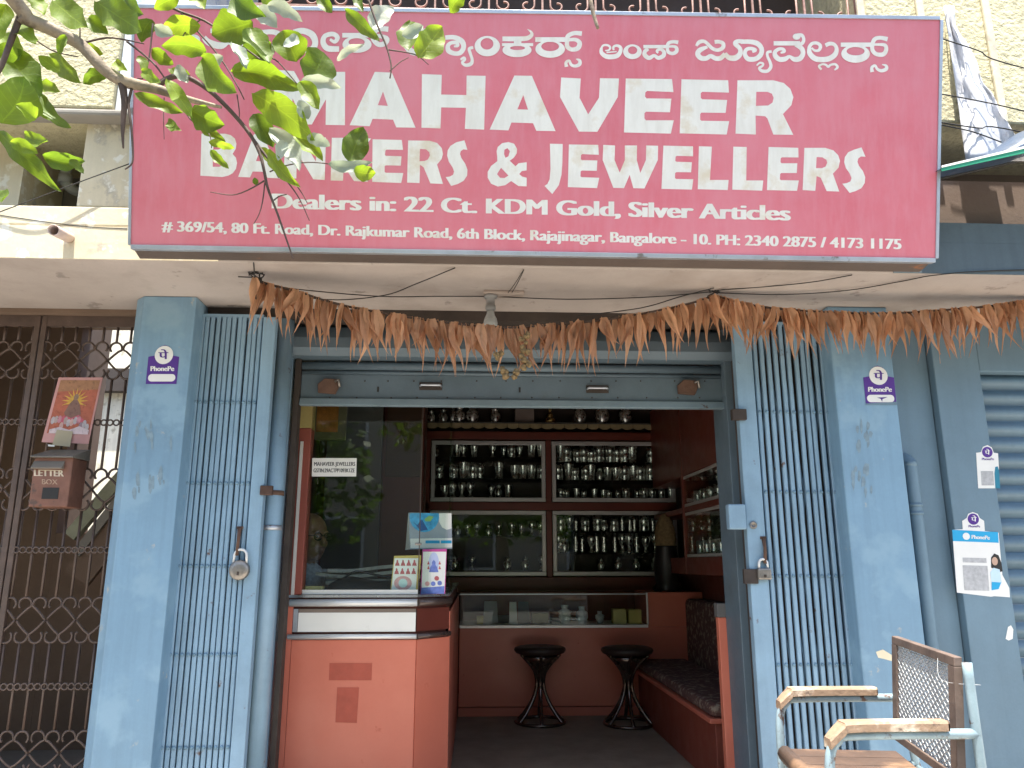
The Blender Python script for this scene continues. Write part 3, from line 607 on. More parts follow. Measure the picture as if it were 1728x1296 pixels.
# ------------------------------------------------------------------ neighbour's grey blue shutter
ns = thing('rolling_shutter', 'closed grey blue rolling shutter with horizontal slats at the right edge', 'shutter', (xw2 + 1.3, YP + .13, 0))
pz = P(1690, 690, YP + .12).z - P(1690, 716.5, YP + .12).z
me = None; z = zs2 - pz; i = 0
while z > .02:
    if me is None:
        b = B(); pr = []
        for j in range(9):
            a = j / 8; pr.append((-.022 * math.sin(math.pi * min(1, a * 1.15)) if a < .87 else .006, z + pz * (1 - a)))
        vs = []; 
        for y, zz_ in pr: vs += [(xw2 + .004, YP + .13 + y, zz_), (xw2 + 2.595, YP + .13 + y, zz_)]
        b.add(vs, [(2 * j, 2 * j + 2, 2 * j + 3, 2 * j + 1) for j in range(8)], True)
        o = b.build('slat', M('grey_blue_slat', (.125, .20, .26), .5, var=.1, vs=4, bump=.02, streak=.15), ns, loc=(xw2, YP + .13, z)); me = o.data
    else:
        o = bpy.data.objects.new('slat', me); COL.objects.link(o); o.location = (xw2, YP + .13, z); attach(o, ns)
    z -= pz
# ------------------------------------------------------------------ drain pipe on the recessed wall
dp = thing('drain_pipe', 'grey blue drain pipe with a bend in the recess beside the right pillar', 'pipe', (P(1557, 900, YP + .06).x, YP + .05, 0))
c0 = P(1551, 900, YP + .055); rr_ = .026; ztop = P(1545, 770, YP + .05).z
B().tube(smooth_path([(c0.x, YP + .06, .003), (c0.x, YP + .06, .6), (c0.x, YP + .06, ztop - .10), (c0.x, YP + .06, ztop - .04), (c0.x - .006, YP + .075, ztop - .012), (c0.x - .02, YP + .099, ztop)], 6), rr_, 14).build('pipe', m_bluefar, dp)
for py in (852, 866):
    z = P(1551, py, YP + .05).z; B().lathe([(rr_ + .003, -.006), (rr_ + .003, .006)], (c0.x, YP + .06, z), 14).build('collar', m_bluefar, dp)

# ------------------------------------------------------------------ payment stickers
def rrect(cx, cy, w, h, r, n=5):
    out = []
    for sx, sy, a0 in ((1, 1, 0), (-1, 1, 90), (-1, -1, 180), (1, -1, 270)):
        for i in range(n + 1):
            a = R(a0 + 90 * i / n); out.append((cx + sx * (w / 2 - r) + r * math.cos(a), cy + sy * (h / 2 - r) + r * math.sin(a)))
    return out
def flat(par, name, mat, Y, loops, lift, kind=None):
    b = B(); b.poly([[P(x, y, Y - lift) for x, y in l] for l in loops]); o = b.build(name, mat, par)
    if kind: o['kind'] = kind
    return o
def skew(cx, cy, sh_): return lambda x, y: (cx + x + sh_ * y, cy + y)
def phonepe_badge(label, cx, cy, Y, worn):
    t = thing('payment_sticker', label, 'sticker', P(cx, cy + 32, Y), None)
    f = skew(cx, cy, -.10 if cx < 800 else .10); g = lambda pts: [f(x, y) for x, y in pts]
    sil = [(-26, 32), (-26, -14), (-15, -16), (-14, -24), (-8, -31), (0, -34), (8, -31), (14, -24), (15, -16), (26, -14), (26, 32)]
    flat(t, 'backing', m_purple, Y, [g(sil)], .0012)
    flat(t, 'logo_disc', m_white, Y, [g(ell(0, -17, 15.5, 15.5))], .0018)
    b = text_px(B(), 'पे', f(-8, -10), f(7.5, -10), 11.5, planeY(Y), .0024, (-.7, 0, .7), capu=.62); b.build('logo_letter', m_purple, t)
    b = text_px(B(), 'PhonePe', f(-19.5, 10), f(19.5, 10), 8.2, planeY(Y), .0020, (-.6, 0, .6)); b.build('lettering', m_white, t)['kind'] = 'stuff'
    flat(t, 'name_strip', m_white, Y, [g(rrect(0, 21.5, 46, 12.5, 6))], .0018)
    if worn:
        flat(t, 'scratch', m_bluefar, Y, [g([(-26, 30), (26, 27), (26.5, 32.5), (-26, 32.5)])], .0026)
        flat(t, 'scratch', m_purple, Y, [g([(-6, 20), (12, 19), (3, 22.5), (2, 27), (0, 22)])], .0026)
phonepe_badge('purple payment sticker with white logo disc on the left blue pillar', 275, 616, YP, False)
phonepe_badge('scuffed purple payment sticker on the right blue pillar', 1484, 651, YP, True)
m_teal = M('print_teal', (.02, .20, .30), .5, bump=0); m_pskin = M('print_skin', (.55, .36, .27), .6, bump=0); m_grey = M('print_grey', (.45, .45, .46), .6, var=.2, vs=60, bump=0)
YW = YP + .06
t = thing('payment_poster', 'small white payment card with purple logo above the larger blue poster', 'poster', P(1668, 826, YW))
f = skew(1667, 795, .06); g = lambda pts: [f(x, y) for x, y in pts]
flat(t, 'card', m_white, YW, [g([(-18, 29), (-18, -31), (-10, -32), (-6, -41), (2, -44), (9, -40), (12, -31), (19, -30), (19, 29)])], .0012)
flat(t, 'logo_disc', m_purple, YW, [g(ell(1, -32, 9, 9))], .0018)
text_px(B(), 'पे', f(-3.5, -28), f(5, -28), 6.5, planeY(YW), .0024, (0, .5), capu=.62).build('logo_letter', m_white, t)
text_px(B(), 'PhonePe', f(-9, -18.5), f(11, -18.5), 4, planeY(YW), .0020, (0, .4)).build('lettering', m_purple, t)['kind'] = 'stuff'
flat(t, 'code_panel', m_grey, YW, [g([(-12, 24), (-12, 0), (9, 0), (9, 24)])], .0018)
flat(t, 'printed_figure', m_teal, YW, [g([(11, 29), (11, 4), (13, -7), (17, -8), (19, -2), (19, 29)])], .0020)
t = thing('payment_poster', 'white and cyan payment poster with a printed figure, torn at its lower corner', 'poster', P(1648, 1005, YW))
f = skew(1648, 950, .075); g = lambda pts: [f(x, y) for x, y in pts]
flat(t, 'card', m_white, YW, [g([(-37, 50), (-37, -56), (-19, -57), (-19, -71), (-11, -76), (-8, -83), (0, -86), (8, -83), (11, -76), (18, -71), (18, -54), (41, -51), (42, 20), (52, 42), (52, 58), (26, 56), (20, 57)])], .0012)
flat(t, 'header', m_cyan, YW, [g([(-37, -56), (40, -52), (40, -34), (-37, -37)])], .0018)
flat(t, 'logo_disc', m_white, YW, [g(ell(-14, -45, 6, 6))], .0024); 
text_px(B(), 'PhonePe', f(-5, -41), f(25, -39.5), 6.5, planeY(YW), .0024, (-.4, 0, .4)).build('lettering', m_white, t)['kind'] = 'stuff'
flat(t, 'logo_disc', m_purple, YW, [g(ell(0, -74, 9.5, 9.5))], .0018)
text_px(B(), 'पे', f(-4, -70), f(5, -70), 7, planeY(YW), .0024, (0, .5), capu=.62).build('logo_letter', m_white, t)
text_px(B(), 'PhonePe', f(-9, -60), f(10, -60), 4, planeY(YW), .0020, (0, .4)).build('lettering', m_purple, t)['kind'] = 'stuff'
flat(t, 'name_strip', m_grey, YW, [g([(-23, -1), (-23, -9), (17, -8), (17, 0)])], .0018)
flat(t, 'code_panel', m_grey, YW, [g([(-24, 46), (-24, 4), (18, 5), (18, 47)])], .0018)
flat(t, 'printed_hair', m_wire, YW, [g([(24, 8), (25, -9), (31, -16), (38, -13), (42, 0), (43, 14), (36, 16), (30, 10)])], .0018)
flat(t, 'printed_face', m_pskin, YW, [g(ell(31, -3, 5, 7))], .0024)
flat(t, 'printed_shirt', M('print_pale', (.55, .72, .82), .6, bump=0), YW, [g([(23, 34), (22, 16), (28, 8), (38, 11), (40, 34)])], .0022)
flat(t, 'printed_skirt', m_cyan, YW, [g([(22, 46), (23, 32), (39, 33), (34, 44)])], .0026)
t = tag(flat(None, 'paper_scrap', m_white, YW, [[(1697, 1078), (1701, 1058), (1706, 1055), (1710, 1062), (1709, 1078), (1702, 1081)]], .0012), 'tiny torn white paper scrap stuck beside the closed shutter', 'paper')
# faint scraped off poster marks on the pillars
m_ghost = M('scraped_paint', (.205, .29, .345), .7, var=.2, vs=40, bump=.05)
random.seed(11)
for cx, cy, sk in ((258, 735, -.1), (245, 815, -.1), (1458, 735, .1), (1455, 810, .1)):
    b = B()
    for i in range(9):
        x = cx + random.uniform(-36, 36) * (.9 if cx < 800 else .5); y = cy + random.uniform(-20, 20); w = random.uniform(2, 5); h = random.uniform(6, 18)
        pts = [(x + w * math.cos(a) * random.uniform(.5, 1), y + h * math.sin(a) * random.uniform(.5, 1)) for a in [i2 * math.pi / 4 for i2 in range(8)]]
        b.poly([[P(u, v, YP - .0007 - i * .00006) for u, v in pts]])
    o = b.build('scraped_mark', m_ghost, bld); o['kind'] = 'stuff'
b = B().poly([[P(x, y, YP - .0008) for x, y in [(1478, 1100), (1490, 1096), (1506, 1106), (1506, 1116), (1492, 1112), (1482, 1110)]]]); b.build('scraped_mark', m_cream, bld)
# ------------------------------------------------------------------ garland of dried mango leaves
GP = [(430, 470), (446, 478), (502, 492), (545, 506), (595, 519), (653, 529), (703, 538), (757, 545), (818, 551), (860, 553), (897, 551), (972, 545), (1044, 536), (1116, 523), (1168, 511), (1207, 501), (1245, 510), (1302, 520), (1379, 526), (1451, 529), (1523, 528), (1595, 523), (1667, 517), (1728, 508), (1800, 497), (1900, 506), (2050, 518), (2200, 512), (2300, 498)]
def gy(px): return 2.88 + .13 * min(1., (px - 430) / 780)
gp = smooth_path([P(x, y, gy(x)) for x, y in GP], 6)
gar = thing('leaf_garland', 'long string of dried brown mango leaves hung across under the canopy', 'garland', P(1207, 501, gy(1207)))
B().tube(gp, .0045, 6).build('cord', m_twig, gar)
def leaf_mesh(L, w, curl, fold, twist, tipbend, nz=9, wob=0., seed=0, oval=False):
    rs = random.Random(seed); vs = []; f = []
    cx = 0.
    for i in range(nz + 1):
        t = i / nz
        if oval: ww = w * (math.sin(math.pi * min(1, t ** .62)) ** .75 if 0 < t < 1 else 0) * (1 - .25 * t)
        else: ww = w * (.38 + .62 * math.sin(math.pi * min(1., t * 1.45 + .05)) if t < .62 else lerp(.49, .10, ((t - .62) / .38) ** .7)) * (1 - t ** 8) + .0005
        a = twist * t + wob * math.sin(t * 7 + seed); z = -L * t
        cxx = tipbend * t * t + wob * .012 * math.sin(5 * t + seed * 2.); cy = curl * t * t
        for s in (-1, -.5, 0, .5, 1):
            lx = s * ww / 2; ly = -fold * abs(s) * ww + rs.uniform(-1, 1) * wob * .004
            vs.append((cxx + lx * math.cos(a) - ly * math.sin(a), cy + lx * math.sin(a) + ly * math.cos(a), z))
    for i in range(nz):
        for s in range(4): f.append((i * 5 + s, i * 5 + s + 1, i * 5 + s + 6, i * 5 + s + 5))
    me = bpy.data.meshes.new('leaf'); me.from_pydata(vs, [], f); me.polygons.foreach_set('use_smooth', [True] * len(f))
    me.attributes.new('across', 'FLOAT', 'POINT').data.foreach_set('value', [s for i in range(nz + 1) for s in (-1., -.5, 0., .5, 1.)]); me.attributes.new('along', 'FLOAT', 'POINT').data.foreach_set('value', [i / nz for i in range(nz + 1) for s in range(5)]); return me
dry = [leaf_mesh(.17, random.uniform(.028, .046), random.uniform(-.03, .03), random.uniform(.15, .6), random.uniform(-1.6, 1.6), random.uniform(-.045, .045), 12, random.uniform(.10, .45), i) for i in range(22)]
for m_ in dry: m_.materials.append(m_dryleaf)
random.seed(5)
acc = 0.; last = gp[0]; nxt = .004
for i in range(1, len(gp)):
    seg = (gp[i] - last).length
    while acc + seg > nxt:
        p = last.lerp(gp[i], (nxt - acc) / max(seg, 1e-6))
        o = bpy.data.objects.new('leaf', random.choice(dry)); COL.objects.link(o)
        o.location = p + Vector((0, random.uniform(-.012, .012), .006)); s = random.uniform(.75, 1.38)
        if 0.0 < p.x < .35: s *= 1.05
        o.scale = (random.uniform(.75, 1.15), 1, s)
        o.rotation_euler = (random.uniform(-.15, .15), random.gauss(0, .16), random.gauss(0, .55)); attach(o, gar)
        nxt += random.uniform(.008, .018)
    acc += seg; last = gp[i]
b = B()
for x, y in ((430, 470), (1205, 492)):
    c = P(x, y, gy(x))
    for k in range(4):
        b.tube(smooth_path([c + Vector((random.uniform(-.03, .03), random.uniform(-.02, .02), random.uniform(-.02, .035))) for _ in range(5)], 4), .0028, 5)
b.build('knot', m_wire, gar)['kind'] = 'stuff'
# dried flower cluster in the middle of the garland
fl = thing('dried_flower_string', 'small string of dried golden flowers dangling from the middle of the leaf garland', 'flowers', P(866, 553, 2.9))
random.seed(3)
path = smooth_path([P(x, y, 2.90) for x, y in [(884, 556), (888, 585), (892, 605), (880, 625), (866, 636), (852, 630), (842, 612), (846, 590)]], 4)
B().tube(path, .0018, 5).build('thread', m_twig, fl)
pos = [P(x, y, 2.895) for x, y in [(880, 572), (888, 578), (882, 586), (891, 594), (880, 600), (886, 608), (893, 615), (884, 620), (889, 566), (872, 628), (868, 636), (853, 634), (848, 622), (840, 603), (846, 596), (838, 598), (884, 592), (851, 627)]]
me = None
for p in pos:
    if me is None:
        b = B(); rs = random.Random(4)
        for k in range(10):
            d = Vector((rs.uniform(-1, 1), rs.uniform(-1, 1), rs.uniform(-1, 1))).normalized(); b.ball(p + d * .006, .0075, 6, 4)
        o = b.build('flower', m_dryflower, fl, loc=p); me = o.data
    else:
        o = bpy.data.objects.new('flower', me); COL.objects.link(o); o.location = p; attach(o, fl)
    o.rotation_euler = (random.uniform(0, 3), random.uniform(0, 3), 0); o.scale = [random.uniform(.8, 1.35)] * 3
# ------------------------------------------------------------------ bulb under the canopy
lp = PZ(828, 494, ZS); bulb = thing('bulb_holder', 'unlit white bulb in a holder fixed under the canopy behind the garland', 'bulb', (lp.x, lp.y, ZS - .16))
B().box(lp.x - .03, lp.x + .14, lp.y - .035, lp.y + .035, ZS - .012, ZS).build('base_board', M('board', (.42, .34, .29), .8), bulb, .003)
B().lathe([(.028, ZS - .012), (.028, ZS - .022), (.018, ZS - .026), (.018, ZS - .055), (.022, ZS - .058), (.022, ZS - .075), (.016, ZS - .08)][::-1], (lp.x, lp.y, 0), 16).build('socket', M('socket', (.30, .29, .28), .5), bulb)
B().lathe([(0, ZS - .168), (.014, ZS - .164), (.026, ZS - .152), (.030, ZS - .135), (.026, ZS - .115), (.017, ZS - .095), (.015, ZS - .08)], (lp.x, lp.y, 0), 18).build('bulb', M('bulb_glass', (.50, .51, .50), .25, bump=0), bulb)
# wires under the canopy
def wire(name, label, pts, r=.0022):
    b = B(); b.tube(smooth_path(pts, 6), r, 6); o = b.build(name, m_wire); return tag(o, label, 'wire')
U = lambda x, y: PZ(x, y, ZS - .006)
Wd = lambda x, y, Y: P(x, y, Y)
wire('hanging_wire', 'thin black wire sagging from the left garland knot to the bulb', [U(434, 478), Wd(500, 488, 2.93), Wd(640, 500, 3.0), Wd(740, 500, 3.0), U(826, 500)])
wire('hanging_wire', 'thin black wire running from the bulb to the right garland hook', [U(830, 500), Wd(960, 505, 3.02), Wd(1100, 501, 3.02), U(1205, 492)])
wire('hanging_wire', 'black wire rising from the garland to the sign underside left of the bulb', [Wd(500, 500, 2.94), Wd(570, 506, 2.96), Wd(650, 498, 2.95), Wd(700, 480, 2.88), PZ(768, 452, ZS - .004)])
wire('hanging_wire', 'short looped wire between the bulb board and the sign underside', [U(855, 497), Wd(868, 480, 2.9), PZ(884, 455, ZS - .004), Wd(872, 480, 2.93), U(860, 500)], .0016)
wire('hanging_wire', 'upper black wire from the right garland hook to the sign corner', [U(1207, 490), Wd(1290, 484, 2.95), Wd(1370, 476, 2.85), PZ(1438, 464, ZS - .004)])
wire('hanging_wire', 'lower black wire sweeping from the right hook to the right end of the canopy', [U(1207, 494), Wd(1320, 497, 3.0), Wd(1430, 490, 2.95), Wd(1520, 475, 2.85), PZ(1590, 463, ZS - .004), P(1740, 455, YF - .01), P(2300, 445, YF - .012)])
wire('hanging_wire', 'black wire dropping from the right hook behind the leaf garland', [U(1205, 486), Wd(1150, 500, 3.02), Wd(1080, 520, 3.08), Wd(975, 533, 3.14)])
b = B(); c = P(430, 450, 2.86)
b.tube([PZ(428, 443, ZS - .002), P(430, 470, 2.88), P(432, 505, 2.88)], .0025, 6); b.tube([P(402, 467, 2.88), P(430, 468, 2.88), P(452, 480, 2.88)], .0025, 6)
tag(b.build('tie_wire', m_wire), 'knotted tie wire holding the left end of the leaf garland', 'wire')
b = B(); b.tube(smooth_path([PZ(1196, 490, ZS), P(1196, 476, 3.0), P(1204, 474, 3.0), P(1210, 480, 3.0), P(1206, 492, 3.0), P(1200, 498, 3.0)], 4), .003, 6)
tag(b.build('iron_hook', m_darkrust), 'bent iron hook under the canopy holding the garland peak', 'hook')
# ================================================================== LEFT SIDE: grille gate, letter box, passage
XP = xa
gx1 = XP - .004; gpost = P(33, 820, YGR).x
def zg(py): return P(100, py, YGR).z
gtop = ZS - .02
unit = (gx1 - gpost) / 3.0
bands = [(zg(576), zg(640)), (zg(790), zg(862)), (zg(1007), zg(1086)), (zg(1232), zg(1310))]
rings = [zg(713), zg(928), zg(1158)]
def grille_leaf(label, x0, x1, n_units):
    t = thing('grille_gate', label, 'gate', ((x0 + x1) / 2, YGR, 0)); u = (x1 - x0) / n_units
    for xx in (x0 + .012, x1 - .012): B().box(xx - .012, xx + .012, YGR - .012, YGR + .012, .01, gtop).build('frame_post', m_grille, t, .002)
    B().box(x0 + .024, x1 - .024, YGR - .01, YGR + .01, gtop - .05, gtop).build('top_rail', m_grille, t)
    B().box(x0 + .024, x1 - .024, YGR - .01, YGR + .01, .01, .06).build('bottom_rail', m_grille, t)
    segs = [(gtop - .05, bands[0][0])] + [(bands[i][1], bands[i + 1][0]) for i in range(3)] + [(bands[3][1], .06)]
    k = x0 + u / 4
    i = 0
    while k < x1 - .02:
        for a, c in segs:
            if a - c > .02: B().tube([(k, YGR, a), (k, YGR, c)], .0055, 6).build('bar', m_grille, t)
        k += u / 2; i += 1
    for zt_, zb_ in bands:
        h = zt_ - zb_; r = min(h * .17, u * .24)
        for j in range(n_units):
            cx = x0 + u * (j + .5)
            for s in (-1, 1):
                for v in (-1, 1):           # four arms of the cross, each ending in a curl
                    zm = (zt_ + zb_) / 2
                    pts = [Vector((cx, YGR + s * .003, zm)), Vector((cx + s * u * .17, YGR + s * .003, zm + v * h * .13)), Vector((cx + s * u * .36, YGR + s * .003, zm + v * h * .25))]
                    ex, ez = cx + s * (u * .5 - .004), zm + v * (h * .5 - r)
                    for a in [q * .42 for q in range(11)]:
                        rr = r * (1 - .055 * a)
                        pts.append(Vector((ex - s * (r - .0) + s * rr * math.cos(a - .3), YGR + s * .003, ez + v * rr * math.sin(a - .3))))
                    B().tube(smooth_path(pts, 2), .005, 6).build('scroll', m_grille, t)
    rr = .0125
    for z in rings:
        b = B(); xx = x0 + .03
        while xx < x1 - .03:
            b.tube([(xx + rr * math.cos(a), YGR - .008, z + rr * math.sin(a)) for a in [2 * math.pi * q / 10 for q in range(11)]], .0038, 5, False); xx += rr * 2.15
        b.build('ring_row', m_grille, t)['kind'] = 'stuff'
    return t
grille_leaf('dark brown scrolled iron gate leaf behind the letter box', gpost, gx1, 4)
grille_leaf('dark brown scrolled iron gate leaf cut off by the left edge', gpost - .012 - (gx1 - gpost), gpost - .006, 4)
B().box(-6, gx1, YGR - .05, YGR + .08, gtop + .001, ZS).build('gate_lintel', m_brownwall, bld)
# passage behind the gate
pw = tag(B().box(-3.2, XP - .002, YS + .17, 9.6, -.1, .002).build('passage_floor', m_concrete), kind='structure')
tag(B().box(-3.4, -3.2, YS - .03, 6.6, 0, 3.5).build('passage_wall_left', m_brownwall), kind='structure')
tag(B().box(-4.8, -3.402, YGR - .02, YGR + .1, 0, ZS).build('passage_wall_front', m_brownwall), kind='structure')
tag(B().box(XP - .10, XP - .002, YS + .17, 4.9, 0, 3.5).build('passage_wall_right', m_brownwall), kind='structure')
tag(B().box(-6, xc - .01, 3.36, 3.46, ZS + .132, 3.5).build('passage_front_wall', m_brownwall), kind='structure')
tag(B().box(-3.2, XP - .0, 3.36, 5.0, 3.5, 3.6).build('passage_ceiling', m_brownwall), kind='structure')
yb = 4.9; wx0 = P(134, 600, yb).x; wx1 = P(232, 600, yb).x; wzt = P(180, 548, yb).z; wzb = P(180, 900, yb).z
tag(B().box(-3.2, wx0, yb, yb + .12, 0, 3.5).build('passage_wall_back', m_brownwall), kind='structure')
tag(B().box(wx0 + .001, XP - .002, yb, yb + .12, wzt, 3.5).build('passage_head_wall', m_brownwall), kind='structure')
tag(B().box(wx0 + .001, XP - .002, yb, yb + .12, 0, wzb).build('passage_sill_wall', m_brownwall), kind='structure')
cw = thing('courtyard_wall', 'bright weathered cream wall seen through the scrolled gate', 'wall', (-2.6, 8.4, 0))
B().box(-5., -1.5, 8.4, 8.5, 0, 5.).build('wall', M('weathered_cream', (.78, .74, .60), .9, var=.12, vs=4, col2=(.42, .38, .28), thr=.64, ms=11, bump=.1, streak=.25), cw)
B().tube([(P(140, 600, 8.3).x, 8.32, 0), (P(140, 600, 8.3).x, 8.32, 4.5)], .06, 12).build('pipe', M('blue_pvc', (.45, .55, .6), .5), cw)
B().box(P(160, 640, 8.36).x, P(230, 640, 8.36).x, 8.28, 8.398, P(180, 660, 8.3).z, P(180, 622, 8.3).z).build('ledge', m_dark, cw)
st = thing('stair_railing', 'sloping pale stair handrail behind the scrolled gate', 'handrail', P(180, 900, 4.6))
B().bar(P(120, 905, 4.6), P(226, 782, 4.6), .07, .05).build('handrail', M('mossy_concrete', (.32, .33, .24), .9, var=.2, vs=10), st)
B().bar(P(130, 935, 4.6), P(226, 812, 4.6), .05, .04).build('stringer', m_concrete, st)
B().bar(P(130, 975, 4.62), P(226, 852, 4.62), .16, .03).build('wall', m_brownwall, st)
# letter box
YLB = YGR - .145
lb = thing('letter_box', 'rusty brown metal letter box hung on the scrolled gate', 'letter box', P(90, 856, YLB + .06))
a = P(47, 855, YLB); c = P(124, 772, YLB); m_lbox = M('letterbox_paint', (.20, .09, .06), .6, var=.2, vs=14, bump=.06, col3=(.10, .06, .045), thr3=.66, ms3=20)
B().box(a.x, c.x, YLB, YLB + .12, a.z, c.z).build('body', m_lbox, lb, .004)
zl = c.z
B().prism([(a.x - .008, YLB - .022, zl - .002), (a.x - .008, YLB - .020, zl + .004), (a.x - .008, YLB + .122, zl + .050), (a.x - .008, YLB + .122, zl + .001)], (c.x - a.x + .016, 0, 0)).build('lid', M('lid_grey', (.17, .15, .125), .6, var=.2, vs=12), lb, .002)
q0, q1 = P(56, 790, YLB), P(110, 778, YLB)
B().prism([(q0.x, YLB - .001, q1.z), (q0.x, YLB - .022, q0.z), (q0.x, YLB - .020, q0.z - .003), (q0.x, YLB - .001, q0.z - .003)], (q1.x - q0.x, 0, 0)).build('slot_flap', M('flap_grey', (.20, .17, .14), .6), lb, .001)
m_stencil = M('stencil_cream', (.62, .52, .40), .7, var=.2, vs=60, bump=0)
text_px(B(), 'LETTER', (58, 803), (107, 804), 11, planeY(YLB), .0012, (-.8, 0, .8)).build('lettering', m_stencil, lb)['kind'] = 'stuff'
text_px(B(), 'BOX', (71, 817), (97, 817.5), 8.5, planeY(YLB), .0012, (-.3, .3)).build('lettering', M('stencil_worn', (.40, .27, .19), .7, var=.4, vs=50, bump=0), lb)['kind'] = 'stuff'
q0, q1 = P(70, 842, YLB), P(100, 823, YLB)
B().box(q0.x, q1.x, YLB - .0015, YLB + .001, q0.z, q1.z).build('window', m_wire, lb)
# devotional print above the box
YPO = YGR - .035
po = thing('wall_calendar', 'faded red and pink devotional print with a small tan pad above the letter box', 'poster', P(108, 750, YPO))
quad = [(99, 637), (173, 637), (149, 749), (70, 746)]
def pq(u, v):  # bilinear on the print, v down
    (x0, y0), (x1, y1), (x2, y2), (x3, y3) = quad
    xa_ = lerp(x0, x1, u); ya_ = lerp(y0, y1, u); xb2 = lerp(x3, x2, u); yb2 = lerp(y3, y2, u)
    return lerp(xa_, xb2, v), lerp(ya_, yb2, v)
b = B(); b.prism([P(x, y, YPO) for x, y in quad], (0, .004, 0)); b.build('card', M('print_pink', (.55, .28, .26), .5, var=.08, vs=10, bump=0), po)
def pr(name, col, pts, lift, var=.15, vs=40):
    flat(po, name, M('print_' + name + str(round(col[0], 2)), col, .45, var=var, vs=vs, bump=0, col2=tuple(x * .6 for x in col), thr=.6, ms=60), YPO, [[pq(u, v) for u, v in pts]], lift)
pr('field', (.42, .11, .055), [(.06, .04), (.96, .04), (.96, .86), (.06, .86)], .0008)
pr('field_top', (.36, .17, .08), [(.06, .04), (.96, .04), (.96, .18), (.06, .22)], .0010)
for i in range(11):
    a_ = R(-20 + i * 22); pr('ray', (.62, .36, .05), [(.5 + .03 * math.cos(a_ + 1.5), .36 - .03 * math.sin(a_ + 1.5)), (.5 + .30 * math.cos(a_), .36 - .21 * math.sin(a_)), (.5 - .03 * math.cos(a_ + 1.5), .36 + .03 * math.sin(a_ + 1.5))], .0012 + i * .00003)
pr('robe', (.22, .11, .08), [(.5, .30), (.62, .40), (.70, .56), (.60, .62), (.40, .62), (.32, .54), (.40, .40)], .0018)
pr('head', (.28, .17, .11), ell(.51, .30, .055, .05, 12), .0021)
pr('lotus', (.52, .10, .14), [(.22, .66), (.35, .58), (.5, .62), (.66, .57), (.82, .66), (.6, .72), (.4, .72)], .0020)
rsx = random.Random(8)
for i in range(12):
    u = .12 + .07 * i; v = .68 + rsx.uniform(-.05, .09); col = rsx.choice([(.40, .30, .28), (.50, .22, .26), (.30, .20, .24), (.45, .40, .42), (.55, .34, .30)])
    pr('bearer', col, ell(u, v, .045, .06, 10), .0023 + i * .00004)
pr('cloud', (.62, .50, .52), [(.1, .80), (.3, .76), (.52, .80), (.72, .74), (.95, .79), (.95, .86), (.1, .86)], .0030)
flat(po, 'date_pad', M('tan_card', (.42, .36, .25), .7, var=.06, bump=0), YPO, [[(96, 725), (123, 728), (118, 754), (88, 751)]], .006)
flat(po, 'pin', m_white, YPO, [[(81, 750), (92, 751), (92, 754), (81, 753)]], .007)
# drain spout on the parapet
ds = P(118, 402, YF); d0 = P(90, 388, YF - .16)
sp_ = thing('drain_spout', 'short pale plastic drain spout sticking out of the cream parapet', 'pipe', ds)
b = B(); a = Vector((ds.x, YF - .001, ds.z)); e = d0; dr = (e - a).normalized()
b.lathe([(.020, 0), (.020, (e - a).length), (.0175, (e - a).length), (.0175, .01), (0, .01)], a, 16, dr); b.build('pipe', M('pinkish_pvc', (.60, .47, .42), .5, var=.1), sp_)
bp = P(118, 240, YF + .35)
t = thing('vent_pipe', 'bent grey plastic pipe inside the dark opening above the parapet', 'pipe', (bp.x, YF + .35, bp.z - .2))
B().tube(smooth_path([P(128, 205, YF + .35), P(118, 245, YF + .35), P(112, 285, YF + .35), P(110, 305, YF + .35), P(120, 318, YF + .36), P(135, 325, YF + .40)], 4), .022, 12).build('pipe', m_pipe, t)
B().lathe([(.028, -.02), (.028, .02)], P(110, 303, YF + .35), 12).build('socket', m_pipe, t)
# wires on the parapet and the right stucco
wire('cable', 'thin black cable crossing the cream parapet up to the sign', [P(-20, 365, YF - .01), P(60, 335, YF - .03), P(140, 305, YF - .03), P(222, 275, YF - .02)], .002)
wire('cable', 'thin dark cable running along the parapet above the drain spout', [P(-20, 360, YF - .006), P(60, 372, YF - .006), P(140, 382, YF - .006), P(215, 386, YF - .006)], .0016)
for l, p in (('topmost cable slanting across the right stucco wall', [(1585, 64), (1650, 85), (1740, 118)]), ('middle cable sagging across the torn white sheet', [(1585, 158), (1660, 172), (1740, 190)]), ('lower cable of the bundle above the blue tarpaulin', [(1585, 206), (1650, 216), (1740, 226)]), ('cable dipping to the blue tarpaulin beside the sign', [(1585, 210), (1640, 222), (1690, 240)])):
    wire('cable', l, [P(x, y, YF - .10) for x, y in p] + ([P(2300, p[-1][1] + 130, YF - .06)] if p[-1][0] > 1700 else []), .0026)
wire('cable', 'thin dark cable hanging down the blue beam right of the sign', [P(1602, 380, YF + .005), P(1606, 420, YF + .004), P(1604, 462, YF + .006)], .0016)
